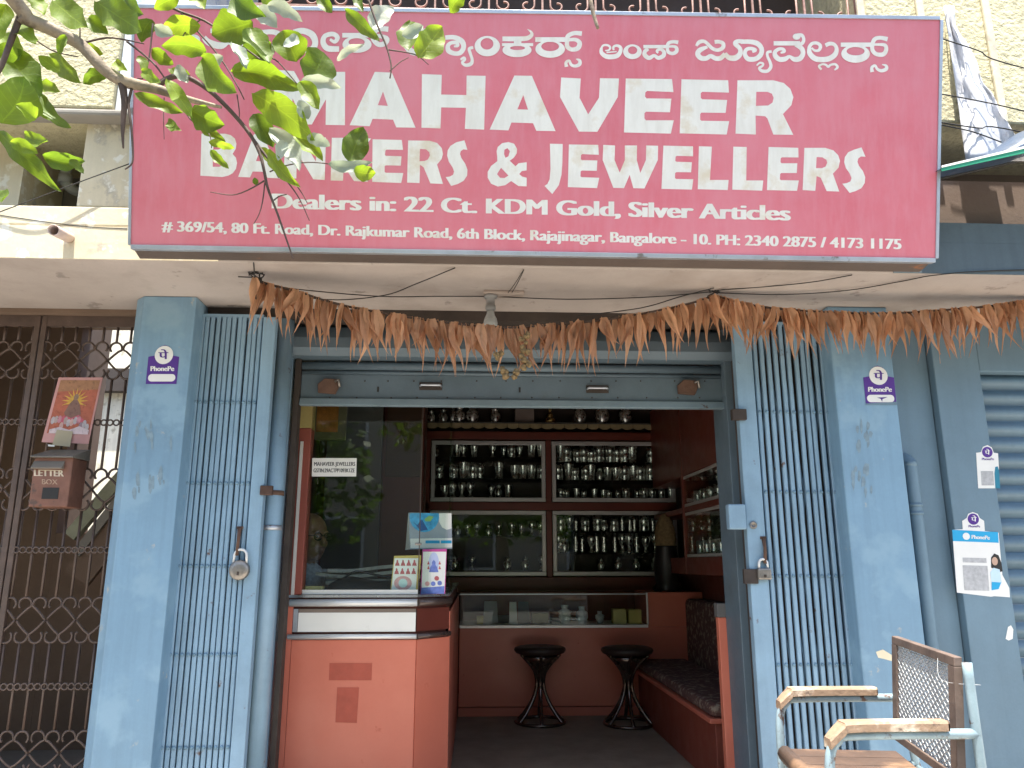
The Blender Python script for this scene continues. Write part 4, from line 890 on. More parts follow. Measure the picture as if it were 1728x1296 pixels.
# torn white sheet
b = B(); ol = [(1592, 12), (1604, 12), (1622, 40), (1636, 70), (1656, 110), (1678, 145), (1708, 185), (1745, 215), (1745, 270), (1632, 275), (1622, 215), (1612, 150), (1600, 70)]
rows = 16; vs = []; fs = []; rs = random.Random(2)
for i in range(rows + 1):
    t_ = i / rows; y = lerp(10, 272, t_); xl = lerp(1593, 1630, t_); xrr = 1604 + 140 * t_ ** 1.25 + rs.uniform(-5, 5)
    for j in range(13):
        u = j / 12; vs.append(P(lerp(xl, xrr, u), y, YF - .05 - .02 * math.sin(u * 9 + t_ * 6) - .03 * t_ + rs.uniform(-.008, .008)))
fs = [(i * 13 + j, i * 13 + j + 1, i * 13 + j + 14, i * 13 + j + 13) for i in range(rows) for j in range(12)]
b.add(vs, fs, True); o = b.build('torn_sheet', M('crumpled_white_sheet', (.66, .66, .68), .5, var=.08, vs=8, bump=.12, bs=25, col3=(.32, .20, .12), thr3=.70, ms3=12))
md = o.modifiers.new('s', 'SOLIDIFY'); md.thickness = .003
tag(o, 'crumpled torn white sheet hanging against the right stucco wall', 'sheet')
# tarpaulin awning next door
tp = thing('tarpaulin_awning', 'dark blue tarpaulin with green and white hem beside the sign', 'awning', P(1660, 290, 2.5))
e0, e1 = P(1588, 284, YF - .26), P(2150, 154, YF - .42)
k0 = P(1660, 262, YF + .0); k1_ = P(1745, 218, YF - .02)
vs = []; n = 40
for i in range(n + 1):
    t_ = i / n; a = e0.lerp(e1, t_); c = Vector((a.x + .02, YF - .025, lerp(e0.z, k1_.z + .02, t_) + .01))
    for j in range(7):
        u = j / 6; p = a + Vector((0, .10 * u, .11 * u * min(1., t_ * 3.2) ** 1.6)); p.y -= .05 * math.sin(math.pi * u) * min(1., t_ * 3.2); p.z += .006 * math.sin(t_ * 17 + u * 3); vs.append(p)
B().add(vs, [(i * 7 + j, i * 7 + j + 1, i * 7 + j + 8, i * 7 + j + 7) for i in range(n) for j in range(6)], True).build('sheet', M('blue_tarpaulin', (.03, .055, .10), .35, var=.3, vs=10, bump=.05), tp)
B().add([e0 + Vector((0, .003, 0)), e1 + Vector((0, .003, 0)), Vector((e1.x, YF - .04, e1.z + .10)), Vector((e0.x + .02, YF - .04, e0.z + .05))], [(0, 1, 2, 3)]).build('added_shade_sheet', M('blue_tarpaulin', (.03, .055, .10)), tp)  # top sheet added so that the tarpaulin shades the beam below
B().tube([Vector((e1.x + .0, YF - .038, e1.z + .10)), Vector((e0.x + .02, YF - .038, e0.z + .05))], .008, 6).build('edge_rope', m_wire, tp)
dn = Vector((0, 0, -.026))
B().prism([e0, e1, e1 + dn * 1.1, e0 + dn * .5], (0, -.004, 0)).build('green_hem', M('green_hem', (.02, .26, .14), .5), tp)
B().prism([e0 + Vector((0, -.006, .008)), e1 + Vector((0, -.006, .012)), e1 + Vector((0, -.006, .0)), e0 + Vector((0, -.006, 0))], (0, .003, 0)).build('white_hem', m_white, tp)

# ================================================================== ARMCHAIR
ch = thing('armchair', 'old steel tube armchair with wooden arms and caned back on the plinth', 'chair', (1.2, 2.4, 0))
ZA = .65; ZSEAT = .49
fa0, fa1 = PZ(1318, 1168, ZA), PZ(1470, 1164, ZA); na0, na1 = PZ(1400, 1226, ZA), PZ(1590, 1222, ZA)
yf, yn = (fa0.y + fa1.y) / 2, (na0.y + na1.y) / 2
xfF, xfB = fa0.x, fa1.x; xnF, xnB = na0.x, na1.x
bt = P(1513, 1072, yf); btn = P(1637, 1110, yn)
def arm(x0, x1, xb, y, zb):
    b = B(); pts = [(x0 - .006, y, ZA - .040), (x0 + .03, y, ZA - .008), (x0 + .06, y, ZA), (x1 - .02, y, ZA), (x1, y, ZA)]
    q = smooth_path(pts, 4); vs = []; n = len(q)
    for i, p in enumerate(q):
        t_ = i / (n - 1); w = .026 * (.75 + .25 * math.sin(math.pi * min(1, t_ * 1.6))); h = .012
        for dy, dz in ((-w, -h), (w, -h), (w, h * .5), (w * .8, h), (-w * .8, h), (-w, h * .5)): vs.append(Vector(p) + Vector((0, dy, dz)))
    b.add(vs, [(i * 6 + k, i * 6 + (k + 1) % 6, i * 6 + 6 + (k + 1) % 6, i * 6 + 6 + k) for i in range(n - 1) for k in range(6)] + [tuple(range(6)), tuple(range(6 * n - 6, 6 * n))])
    b.build('armrest', m_wood, ch, .004)
    B().tube(smooth_path([(xb, y, ZA - .022), (x0 + .07, y, ZA - .022), (x0 + .02, y, ZA - .035), (x0 - .004, y, ZA - .085), (x0 - .008, y, .4), (x0 - .008, y, .003)], 5), .0125, 10).build('front_leg', m_chairblue, ch)
    B().tube(smooth_path([(xb - .006, y, btn.z - .012), (xb - .004, y, .6), (xb + .004, y, .45), (xb + .06, y, .003)], 4), .0125, 10).build('back_leg', m_chairblue, ch)
xbf, xbn = bt.x + .012, btn.x - .004
arm(xfF, xfB, xbf, yf, 0); arm(xnF, xnB, xbn, yn, 0)
B().tube([(xfF - .008, yf, .40), (xnF - .008, yn, .40)], .011, 8).build('front_rail', m_chairblue, ch)
B().tube([(xbf + .01, yf, .42), (xbn + .01, yn, .42)], .011, 8).build('back_rail', m_chairblue, ch)
for (x0, x1, y) in ((xfF, xbf, yf), (xnF, xbn, yn)): B().tube([(x0 - .008, y, .43), (x1 + .01, y, .43)], .011, 8).build('side_rail', m_chairblue, ch)
np_ = 5
for i in range(np_):
    u0, u1 = i / np_ + .008, (i + 1) / np_ - .008
    y0, y1 = lerp(yf - .03, yn + .03, u0), lerp(yf - .03, yn + .03, u1); xf0, xb0_ = lerp(xfF, xnF, u0) + .0, lerp(xbf, xbn, u0) - .07
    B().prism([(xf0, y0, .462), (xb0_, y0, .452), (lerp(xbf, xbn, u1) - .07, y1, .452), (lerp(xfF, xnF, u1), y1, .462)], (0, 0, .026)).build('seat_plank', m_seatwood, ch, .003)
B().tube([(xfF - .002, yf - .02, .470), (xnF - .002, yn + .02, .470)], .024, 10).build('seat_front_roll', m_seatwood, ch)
# caned back: wooden frame and woven strands
A0 = Vector((xbf - .03, yf - .02, bt.z)); A1 = Vector((xbn - .02, yn + .015, btn.z)); lean = Vector((-.03, 0, -.31))
def bp_(u, v, d=0.): return A0.lerp(A1, u) + lean * v + Vector((d, 0, 0))
def fr(u0, v0, u1, v1):
    B().prism([bp_(u0, v0, -.010), bp_(u1, v0, -.010), bp_(u1, v1, -.010), bp_(u0, v1, -.010)], (.022, 0, 0)).build('back_frame', m_wood if False else M('frame_wood', (.12, .085, .068), .6, var=.25, vs=14, bump=.06), ch, .002)
fr(0, 0, 1, .075); fr(0, .925, 1, 1); fr(0, .0755, .085, .9245); fr(.915, .0755, 1, .9245)
b = B(); n = 36
for i in range(n + 1):
    u = lerp(.085, .915, i / n); b.tube([bp_(u, .07), bp_(u, .93)], .0016, 4, False)
    v = lerp(.075, .925, i / n); b.tube([bp_(.08, v, -.002), bp_(.92, v, -.002)], .0016, 4, False)
for i in range(-n, n, 3):
    for s in (1, -1):
        p = [];
        for q in range(2):
            u = q; v = (i / n + q) if s > 0 else (i / n + 1 - q)
            p.append((u, v))
        (u0, v0), (u1, v1) = p
        pts = [(lerp(u0, u1, q / 20), lerp(v0, v1, q / 20)) for q in range(21)]; pts = [(u, v) for u, v in pts if 0 <= v <= 1]
        if len(pts) > 1: b.tube([bp_(lerp(.085, .915, pts[0][0]), lerp(.075, .925, pts[0][1]), -.004), bp_(lerp(.085, .915, pts[-1][0]), lerp(.075, .925, pts[-1][1]), -.004)], .0014, 4, False)
b.build('cane_weave', m_cane, ch)['kind'] = 'stuff'
B().tube(smooth_path([bp_(.8, .05, -.014), bp_(.93, .2, -.03), P(1655, 1156, yn - .02)], 5), .0005, 5).build('loose_string', m_cane, ch)
# ================================================================== SHOP INTERIOR
# sales counter at the left
xk0, xk1 = P(484, 1050, YC).x, P(703, 1050, YC).x
kx2 = P(757, 1050, YC + .15); xk2, yk2 = kx2.x, YC + .15
def zc(py, px=600): return P(px, py, YC).z
zt0, zt1, zp0, zp1, zb0, zb1 = zc(1004), zc(1022), zc(1029), zc(1066), zc(1069), zc(1079)
YBC = P(1000, 1210, 5.).y and PZ(1000, 1210, 0).y                       # front of the rear counter
ctr = thing('sales_counter', 'orange red laminate sales counter with steel trims and clipped corner at the left', 'counter', (xk0, YC, 0))
def plan(d): # outline, offset outwards by d
    return [(xk0, YC - d), (xk1 + d * .4, YC - d), (xk2 + d, yk2 - d * .4), (xk2 + d, YBC + .1), (xk2 - .5, YBC + .1), (xk2 - .5, YC + .75), (xk0, YC + .75)]
def slab(name, d, z0, z1, mat, bev=0.): return B().prism([(x, y, z0) for x, y in plan(d)], (0, 0, z1 - z0)).build(name, mat, ctr, bev)
def faceb(name, a, c, z0, z1, mat, d): # thin panel on a vertical face between plan points a and c
    a = Vector((*a, 0)); c = Vector((*c, 0)); t_ = (c - a).normalized(); n_ = Vector((t_.y, -t_.x, 0))
    return B().prism([a + n_ * d + Vector((0, 0, z0)), c + n_ * d + Vector((0, 0, z0)), c + n_ * d + Vector((0, 0, z1)), a + n_ * d + Vector((0, 0, z1))], -n_ * (d - .0005)).build(name, mat, ctr)
slab('carcass', -.004, .01, zb1, m_reddark)
p0, p1, p2, p3 = (xk0, YC), (xk1, YC), (xk2, yk2), (xk2, YBC)
faceb('front_panel', (xk0 + .028, YC), p1, .01, zb1 - .002, m_red, .006)
faceb('post', (xk0, YC), (xk0 + .026, YC), .01, zt1, m_red, .008)
faceb('corner_panel', p1, p2, .01, zb1 - .002, m_red, .006)
faceb('side_panel', p2, p3, .01, zt0 - .08, m_red, .006)
slab('display_box', -.012, zb1 + .001, zt0 - .012, m_reddark)
faceb('display_panel', (xk0 + .05, YC), (xk1 - .004, YC), zp1, zp0 - .012, M('frosted_panel', (.78, .76, .70), .35, var=.03, vs=5, bump=0), .004)
faceb('display_shadow_gap', (xk0 + .05, YC), (xk1 - .004, YC), zp0 - .012, zp0 + .004, M('brown_gap', (.20, .15, .12), .4, bump=0), .002)
faceb('display_end', (xk0 + .028, YC), (xk0 + .048, YC), zp1, zp0 + .004, m_alu, .005)
faceb('corner_glass_panel', p1, p2, zp1, zp0 + .004, M('dark_red_glass', (.13, .035, .025), .12, bump=0), .003)
def trim(z, r, mat, mat2):
    B().tube([(xk0 + .01, YC - .012, z), (xk1 + .002, YC - .012, z)], r, 12).build('steel_trim', mat, ctr)
    B().tube([(xk1 + .004, YC - .011, z), (xk2 + .006, yk2 - .004, z)], r, 12).build('corner_trim', mat2, ctr)
m_dtrim = M('dark_trim', (.10, .07, .06), .3, .3, bump=0)
trim((zt1 + zc(1012)) / 2, .016, m_steel, m_dtrim); trim((zb0 + zb1) / 2, .011, m_steel, m_dtrim)
slab('top', .002, zt0 - .011, zt0, M('counter_top_steel', (.55, .55, .56), .25, .8, bump=0))
for a in ([(556, 1119), (628, 1119), (627, 1148), (555, 1148)], [(569, 1160), (606, 1160), (602, 1220), (566, 1219)]):
    B().poly([[P(x, y, YC - .0075) for x, y in a]]).build('sticker_mark', m_patch, ctr)
# glass screen on the counter
gs = thing('glass_screen', 'tall frameless glass screen standing on the sales counter', 'glass screen', ((xk0 + xk1) / 2, YC + .03, zt0))
zgt = 2.02
jx0, jx1 = P(497, 900, YC + .02).x, P(516, 900, YC + .02).x
gx0 = jx1 + .001
B().box(gx0, xk1 + .0, YC + .026, YC + .034, zt0 + .002, zgt).build('front_pane', m_glass, gs)
a, c = Vector((xk1 + .004, YC + .030, zt0 + .002)), Vector((xk2 - .002, yk2 + .02, zt0 + .002))
B().prism([a, c, c + Vector((-.006, .006, 0)), a + Vector((-.006, .006, 0))], (0, 0, zgt - zt0)).build('corner_pane', m_glass, gs)
B().box(xk2 - .008, xk2 - .002, yk2 + .024, yk2 + .5, zt0 + .002, zgt).build('side_pane', m_glass, gs)
gc = P(706, 918, YC + .02); B().box(gc.x - .016, gc.x + .016, YC + .016, YC + .024, gc.z - .006, gc.z + .006).build('clip', m_lock, gs, .003)
B().box(xk1 - .001, xk1 + .003, YC + .024, YC + .036, zt0 + .002, zgt).build('edge_seal', m_dtrim, gs)
B().box(gx0, xk1, YC + .014, YC + .024, zt0 + .002, zt0 + .022).build('sill_channel', m_steel, gs)
jb = thing('door_jamb', 'red brown wooden jamb with a pale strip at the left of the glass screen', 'jamb', (jx0, YC, zt0))
zj = P(510, 722, YC).z
B().box(jx0 - .02, jx1, YC + .002, YC + .08, zt0 + .001, zj).build('post', M('jamb_red', (.24, .06, .04), .45, var=.1), jb, .003)
B().box(jx0 + .006, jx0 + .020, YC - .004, YC + .001, zt0 + .001, P(515, 745, YC).z).build('strip', M('pale_strip', (.55, .52, .48), .4), jb)
B().box(jx0 - .02, jx1, YC + .002, YC + .08, zj + .001, 2.3).build('upper_post', M('ply_yellow', (.36, .28, .10), .6, var=.2), jb)
# notice on the glass
nt_ = thing('paper_notice', 'white paper notice with the shop name taped inside the glass screen', 'notice', P(564, 804, YC + .036))
YN = YC + .0245
flat(nt_, 'paper', m_white, YN, [[(527, 773), (602, 773), (601, 804), (526, 804)]], .0)
m_ink = M('ink', (.05, .05, .06), .7, bump=0)
text_px(B(), 'MAHAVEER JEWELLERS', (530, 786), (599, 786), 6.5, planeY(YN), .0006, (0, .5)).build('lettering', m_ink, nt_)['kind'] = 'stuff'
text_px(B(), 'GSTIN:29ACTPP1093K1ZE', (529, 797), (598, 797), 6.5, planeY(YN), .0006, (0, .5)).build('lettering', m_ink, nt_)['kind'] = 'stuff'
# cards and calendar behind the glass
def card(name, label, cat, quad, Y, mat, th=.004):
    t_ = thing(name, label, cat, P((quad[2][0] + quad[3][0]) / 2, quad[2][1], Y))
    B().prism([P(x, y, Y) for x, y in quad], (0, th, 0)).build('card', mat, t_); return t_
m_pred = M('print_red', (.50, .12, .13), .6, var=.2, vs=60, bump=0); m_pblue = M('print_blue', (.16, .22, .58), .6, var=.2, vs=60, bump=0); m_ppink = M('print_pale_pink', (.68, .36, .36), .6, var=.2, vs=50, bump=0); m_mag = M('print_magenta', (.55, .07, .30), .6, bump=0)
zq = zt0
def stand(y): return y
t = card('devotional_card', 'gold edged card with rows of small red seated figures', 'card', [(665, 938), (711, 937), (705, 1003), (658, 1003)], YC + .05, M('gold_edge', (.58, .42, .12), .4, bump=0))
f = lambda x, y: P(x, y, YC + .0485)
B().poly([[f(*p) for p in [(666, 942), (706, 942), (701, 1001), (660, 1001)]]]).build('print_area', m_white, t)
f2 = lambda x, y: P(x, y, YC + .0478)
def fig(par, cx, cy, s, mat, lift=.0478):
    B().poly([[P(x, y, YC + lift) for x, y in [(cx - 4.2 * s, cy + 5 * s), (cx - 3 * s, cy + .5 * s), (cx - 1.5 * s, cy - 1.5 * s), (cx - 1.6 * s, cy - 4 * s), (cx, cy - 6 * s), (cx + 1.6 * s, cy - 4 * s), (cx + 1.5 * s, cy - 1.5 * s), (cx + 3 * s, cy + .5 * s), (cx + 4.2 * s, cy + 5 * s)]]]).build('printed_figure', mat, par)
for r_ in range(2):
    for c_ in range(4): fig(t, 670.5 + c_ * 9.6 - r_ * 1.2, 950 + r_ * 14, .95, m_pred)
B().poly([[f2(*p) for p in ell(680, 984, 15, 12)]]).build('printed_wreath', m_ppink, t)
B().poly([[P(x, y, YC + .047) for x, y in ell(680, 984, 7.5, 7.5)]]).build('printed_disc', M('print_mint', (.55, .72, .70), .6, bump=0), t)
t = card('devotional_card', 'white card with a blue seated figure under an arch and magenta edge', 'card', [(713, 927), (754, 926), (751, 1002), (709, 1003)], YC + .085, m_mag)
def fp(par, name, mat, pts, lift): B().poly([[P(x, y, YC + .085 - lift) for x, y in pts]]).build(name, mat, par)
fp(t, 'print_area', m_white, [(714, 931), (753, 931), (750, 999), (711, 999)], .001)
fp(t, 'printed_band', m_pblue, [(711, 992), (750, 989), (749.5, 1002), (710, 1002)], .0016)
fp(t, 'printed_arch', M('print_lilac', (.50, .56, .80), .6, bump=0), ell(732, 949, 8.5, 17), .0017)
for (cx, cy, s, mt) in ((732, 956, 1.9, m_pblue), (723, 950, .5, m_pred), (723, 958, .5, m_pred), (742, 950, .5, m_pred), (742, 958, .5, m_pred)): fig(t, cx, cy, s, mt, .085 - .0024)
for cx, cy, mt in ((721, 985, m_ppink), (731, 985, m_pblue), (742, 984, m_pblue), (737, 976, m_pred)): fp(t, 'printed_flower', mt, ell(cx, cy, 4, 4, 10), .0024)
t = card('desk_calendar', 'blue and white desk calendar standing behind the two cards', 'calendar', [(689, 865), (762, 866), (763, 926), (692, 927)], YC + .16, M('calendar_grey', (.32, .36, .42), .6, bump=0))
def cp(name, mat, pts, lift): B().poly([[P(x, y, YC + .16 - lift) for x, y in pts]]).build(name, mat, t)
cp('printed_globe', M('print_sky', (.06, .36, .66), .5, var=.35, vs=30, bump=0), [(692, 866), (740, 866)] + [(716 + 25 * math.cos(a), 872 + 26 * math.sin(a)) for a in [q * math.pi / 10 for q in range(11)]], .001)
cp('printed_peak', M('print_navy', (.03, .10, .30), .5, bump=0), [(697, 880), (704, 886), (712, 876), (722, 894), (710, 896)], .0016)
cp('printed_bird', M('print_green', (.25, .45, .15), .5, bump=0), [(716, 876), (724, 870), (732, 872), (726, 880), (718, 880)], .0016)
cp('printed_circle', m_white, [(741, 866), (762, 866), (762, 892), (754, 894), (746, 890), (741, 880)], .001)
cp('date_strip', m_white, [(692, 909), (763, 908), (763, 924), (693, 925)], .001)
cp('date_block', m_cyan, [(718, 912), (742, 912), (742, 917), (718, 917)], .0016); cp('date_block', m_cyan, [(744, 912), (762, 912), (762, 917), (744, 917)], .0016)
B().prism([P(689, 865, YC + .165), P(692, 927, YC + .165), P(684, 928, YC + .26)], (.003, 0, 0)).build('side_flap', m_white, t)
# desk top behind the glass: papers, bag, yellow box
def slabbox(name, label, cat, mat, x0, x1, y0, y1, z0, z1, bev=.004): return tag(B().box(x0, x1, y0, y1, z0, z1).build(name, mat, None, bev), label, cat)
zd = zt0 + .001
m_news = M('newsprint', (.50, .46, .38), .8, var=.15, vs=30, bump=.02, col2=(.28, .25, .22), thr=.6, ms=40)
np1 = thing('newspaper_pile', 'loose pile of folded newspapers on the desk behind the glass', 'newspapers', ((xk0 + xk1) / 2 + .05, YC + .45, zd))
rs = random.Random(5)
for i in range(5):
    z = zd + i * .022; dx, dy = rs.uniform(-.03, .03), rs.uniform(-.03, .03); b = B(); vs = []
    X0, X1 = P(548, 960, YC + .4).x + dx, P(700, 960, YC + .4).x + dx
    for q in range(11):
        u = q / 10; x = lerp(X0, X1, u); h = .012 * math.sin(u * 5 + i) + .004 * i
        vs += [(x, YC + .32 + dy, z + max(0, h)), (x, YC + .62 + dy, z + max(0, h)), (x, YC + .62 + dy, z + max(0, h) + .016), (x, YC + .32 + dy, z + max(0, h) + .016)]
    b.add(vs, [(4 * q + k, 4 * q + (k + 1) % 4, 4 * q + 4 + (k + 1) % 4, 4 * q + 4 + k) for q in range(10) for k in range(4)] + [(0, 1, 2, 3), (40, 43, 42, 41)]); b.build('newspaper', m_news, np1)
bag = thing('black_bag', 'flat black bag lying on the desk in front of the newspapers', 'bag', (P(620, 990, YC + .2).x, YC + .2, zd))
X0, X1 = P(548, 990, YC + .2).x, P(690, 990, YC + .2).x; b = B(); vs = []; n = 12
for i in range(n + 1):
    u = i / n; h = .075 * math.sin(math.pi * min(1, max(0, u * .96 + .03))) ** .5 * (1 + .2 * math.sin(u * 8))
    for y, k in ((YC + .12, 0.02), (YC + .135, .7), (YC + .19, 1), (YC + .26, .8), (YC + .275, .02)): vs.append((lerp(X0, X1, u), y, zd + h * k))
b.add(vs, [(i * 5 + k, i * 5 + k + 1, i * 5 + k + 6, i * 5 + k + 5) for i in range(n) for k in range(4)], True); b.build('body', m_black, bag)
q = P(670, 994, YC + .10); B().box(q.x - .015, q.x + .015, YC + .112, YC + .118, zd + .012, zd + .02).build('tag', m_white, bag)
B().tube(smooth_path([(X0 + .08, YC + .18, zd + .06), (X0 + .15, YC + .17, zd + .10), (X0 + .24, YC + .17, zd + .085), (X0 + .32, YC + .18, zd + .07)], 4), .006, 6).build('strap', m_black, bag)
slabbox('small_box', 'pale yellow carton on the desk in the left corner of the glass screen', 'box', m_yellow, P(497, 990, YC + .07).x + .02, P(535, 990, YC + .07).x + .02, YC + .085, YC + .15, zd, zd + .035)
tag(B().lathe([(.006, 0), (.006, .05), (.003, .055), (0, .055)], (P(505, 990, YC + .12).x + .02, YC + .12, zd + .0352), 8).build('glue_stick', M('orange_plastic', (.6, .15, .03), .4)), 'small orange stick standing on the pale yellow carton', 'stick')
# person at the desk
def capsule(b, a, c, r0, r1, n=10):
    a = Vector(a); c = Vector(c); b.ball(a, r0, n, 8); b.ball(c, r1, n, 8); b.tube([a, c], [r0, r1], n)
hd = P(523, 908, 4.30)
per = thing('person', 'seated person with glasses and grey checked shirt behind the counter glass', 'person', (hd.x, 4.30, 0))
hx, hy_, hz = hd
fwd = Vector((.80, -.60, 0)).normalized(); sd = Vector((0, 0, 1)).cross(fwd)
def H(f_, s_, u_): return Vector((hx, hy_, hz)) + fwd * f_ + sd * s_ + Vector((0, 0, u_))
def remesh(b, name, mat, par, vox):
    o = b.build(name, mat, par, weld=False); md = o.modifiers.new('r', 'REMESH'); md.mode = 'VOXEL'; md.voxel_size = vox
    md.use_smooth_shade = True; sm_ = o.modifiers.new('s', 'SMOOTH'); sm_.factor = .5; sm_.iterations = 3; return o
b = B()
b.ball(H(-.01, 0, .03), .098, 16, 12, (1, 1, 1.08)); b.ball(H(.022, 0, -.035), .072, 14, 10, (1, 1, 1.25)); b.ball(H(.055, 0, -.085), .035, 10, 8)
for s in (-1, 1):
    b.ball(H(.066, s * .034, -.028), .028, 10, 8); b.ball(H(-.01, s * .096, -.005), .020, 8, 6, (.9, .9, 1.5)); b.ball(H(.085, s * .03, .03), .02, 8, 6, (1, 1, .6))
capsule(b, H(.090, 0, .018), H(.112, 0, -.025), .011, .017); b.ball(H(.095, 0, -.06), .020, 10, 6, (1, 1, .55)); b.ball(H(.093, 0, -.074), .019, 10, 6, (1, 1, .5))
capsule(b, H(-.02, 0, -.08), H(-.045, 0, -.20), .058, .064)
capsule(b, H(-.05, 0, -.24), H(-.06, 0, -.62), .13, .15); capsule(b, H(-.05, .16, -.24), H(-.05, -.16, -.24), .07, .07)
for s in (-1, 1):
    el = H(.05, s * .25, -.50); wr = H(.30, s * .12, -.47)
    capsule(b, H(-.05, s * .19, -.25), el, .055, .044); capsule(b, el, wr, .042, .028); capsule(b, wr, H(.36, s * .10, -.475), .03, .034)
    for k in range(4):
        r0 = H(.385, s * (.075 + .018 * k), -.475); capsule(b, r0, r0 + fwd * .035 + Vector((0, 0, -.008)), .0085, .008, 8); capsule(b, r0 + fwd * .035 + Vector((0, 0, -.008)), r0 + fwd * (.05 + .008 * (k % 3)) + Vector((0, 0, -.028)), .008, .007, 8)
    capsule(b, H(.34, s * .065, -.47), H(.375, s * .045, -.485), .011, .009, 8)
    kn = H(.38, s * .12, -.72); capsule(b, H(-.05, s * .10, -.70), kn, .085, .06); capsule(b, kn, H(.34, s * .12, 0) * 1, .055, .04) if False else capsule(b, kn, Vector((kn.x - .03, kn.y, .09)), .055, .04)
    capsule(b, Vector((kn.x - .03, kn.y, .06)), Vector((kn.x, kn.y, .05)) + fwd * .15, .04, .032)
remesh(b, 'body', m_skin, per, .0065)
b = B(); capsule(b, H(-.05, 0, -.25), H(-.06, 0, -.62), .142, .162); capsule(b, H(-.05, .16, -.245), H(-.05, -.16, -.245), .082, .082); capsule(b, H(-.035, 0, -.16), H(-.045, 0, -.2), .07, .085)
for s in (-1, 1): capsule(b, H(-.05, s * .19, -.255), H(.035, s * .24, -.44), .068, .06)
remesh(b, 'shirt', m_shirt, per, .009)
b = B()
for s in (-1, 1):
    kn = H(.38, s * .12, -.72); capsule(b, H(-.05, s * .10, -.70), kn, .095, .072); capsule(b, kn, Vector((kn.x - .03, kn.y, .12)), .068, .055)
remesh(b, 'trousers', m_trouser, per, .012)
b = B()   # hair cap: bald front, grey sides and back
for i in range(260):
    a = random.uniform(.55, 1.45) * math.pi * random.choice((1, 1)); e = random.uniform(-.5, 1.3)
    d = Vector((math.cos(a) * math.cos(e), math.sin(a) * math.cos(e), math.sin(e)))
    if d.x > .25 or (d.x > .05 and e > .60): continue
    b.ball(H(-.012 + d.x * .094, d.y * .094, .028 + d.z * .10), .018, 6, 4)
remesh(b, 'hair', m_hair, per, .007)
gl = B()
for s in (-1, 1):
    c = H(.102, s * .034, .006); gl.tube([c + sd * .027 * math.cos(a) + Vector((0, 0, .020 * math.sin(a))) for a in [2 * math.pi * q / 14 for q in range(15)]], .0028, 5, False)
    gl.tube([H(.100, s * .06, .010), H(.05, s * .092, .012), H(-.012, s * .104, .006)], .0026, 5)
gl.tube([H(.106, -.008, .010), H(.106, .008, .010)], .0026, 5); gl.build('glasses', m_wire, per)
for s in (-1, 1):
    B().ball(H(.092, s * .033, .006), .0085, 8, 6).build('eye', M('eye_white', (.17, .13, .11), .9, bump=0, spec=.1), per)
    B().ball(H(.0975, s * .033, .006), .0045, 6, 5).build('iris', m_wire, per)
# shop chair under the person
pc = thing('desk_chair', 'dark desk chair under the seated person behind the counter', 'chair', (hx - .05, 4.33, 0))
c = H(-.05, 0, 0); B().box(c.x - .22, c.x + .22, c.y - .22, c.y + .22, .34, .38).build('seat', m_black, pc, .01)
for i, j in ((-1, -1), (-1, 1), (1, -1), (1, 1)): B().tube([(c.x + i * .19, c.y + j * .19, .005), (c.x + i * .19, c.y + j * .19, .34)], .014, 8).build('leg', m_stooltube, pc)
B().box(c.x - .24, c.x - .21, c.y - .2, c.y + .2, .5, .85).build('backrest', m_black, pc, .01)
for j in (-.15, .15): B().tube([(c.x - .225, c.y + j, .38), (c.x - .225, c.y + j, .5)], .012, 8).build('back_post', m_stooltube, pc)
# things on the wall behind the glass
YQ = 5.2
pt = tag(B().box(P(546, 850, YQ).x, P(640, 850, YQ).x, YQ, YQ + .05, .005, 2.5).build('grey_partition', m_greydoor), 'plain dark grey partition panel behind the glass screen', 'partition')
fp_ = thing('framed_picture', 'orange and gold framed picture high up behind the glass screen', 'picture', P(565, 738, 4.9))
q0, q1 = P(522, 742, 4.9), P(585, 690, 4.9)
B().box(q0.x, q1.x, 4.9, 4.93, q0.z, q1.z + .2).build('frame', M('frame_olive', (.22, .20, .12), .4), fp_, .004)
B().box(q0.x + .04, q1.x - .05, 4.894, 4.899, q0.z + .05, q1.z + .16).build('print', M('orange_print', (.50, .20, .04), .5, var=.4, vs=14, bump=0), fp_)
B().tube([(q0.x + .1, 4.915, q1.z + .2), (q0.x + .1, 4.915, 2.55)], .002, 5).build('hanging_cord', m_wire, fp_)
B().tube([(q1.x - .1, 4.915, q1.z + .2), (q1.x - .1, 4.915, 2.55)], .002, 5).build('hanging_cord', m_wire, fp_)
cbx = thing('wall_cupboard', 'dark brown cupboard behind the glass screen', 'cupboard', (P(675, 900, 5.6).x, 5.6, 0))
B().box(P(642, 900, 5.6).x, P(712, 900, 5.6).x, 5.6, 5.9, .005, 2.5).build('carcass', m_reddark, cbx, .004)
B().box(P(642, 900, 5.6).x + .02, P(712, 900, 5.6).x - .02, 5.585, 5.598, P(670, 805, 5.6).z, 2.3).build('door', M('brown_door', (.10, .05, .03), .4), cbx, .003)

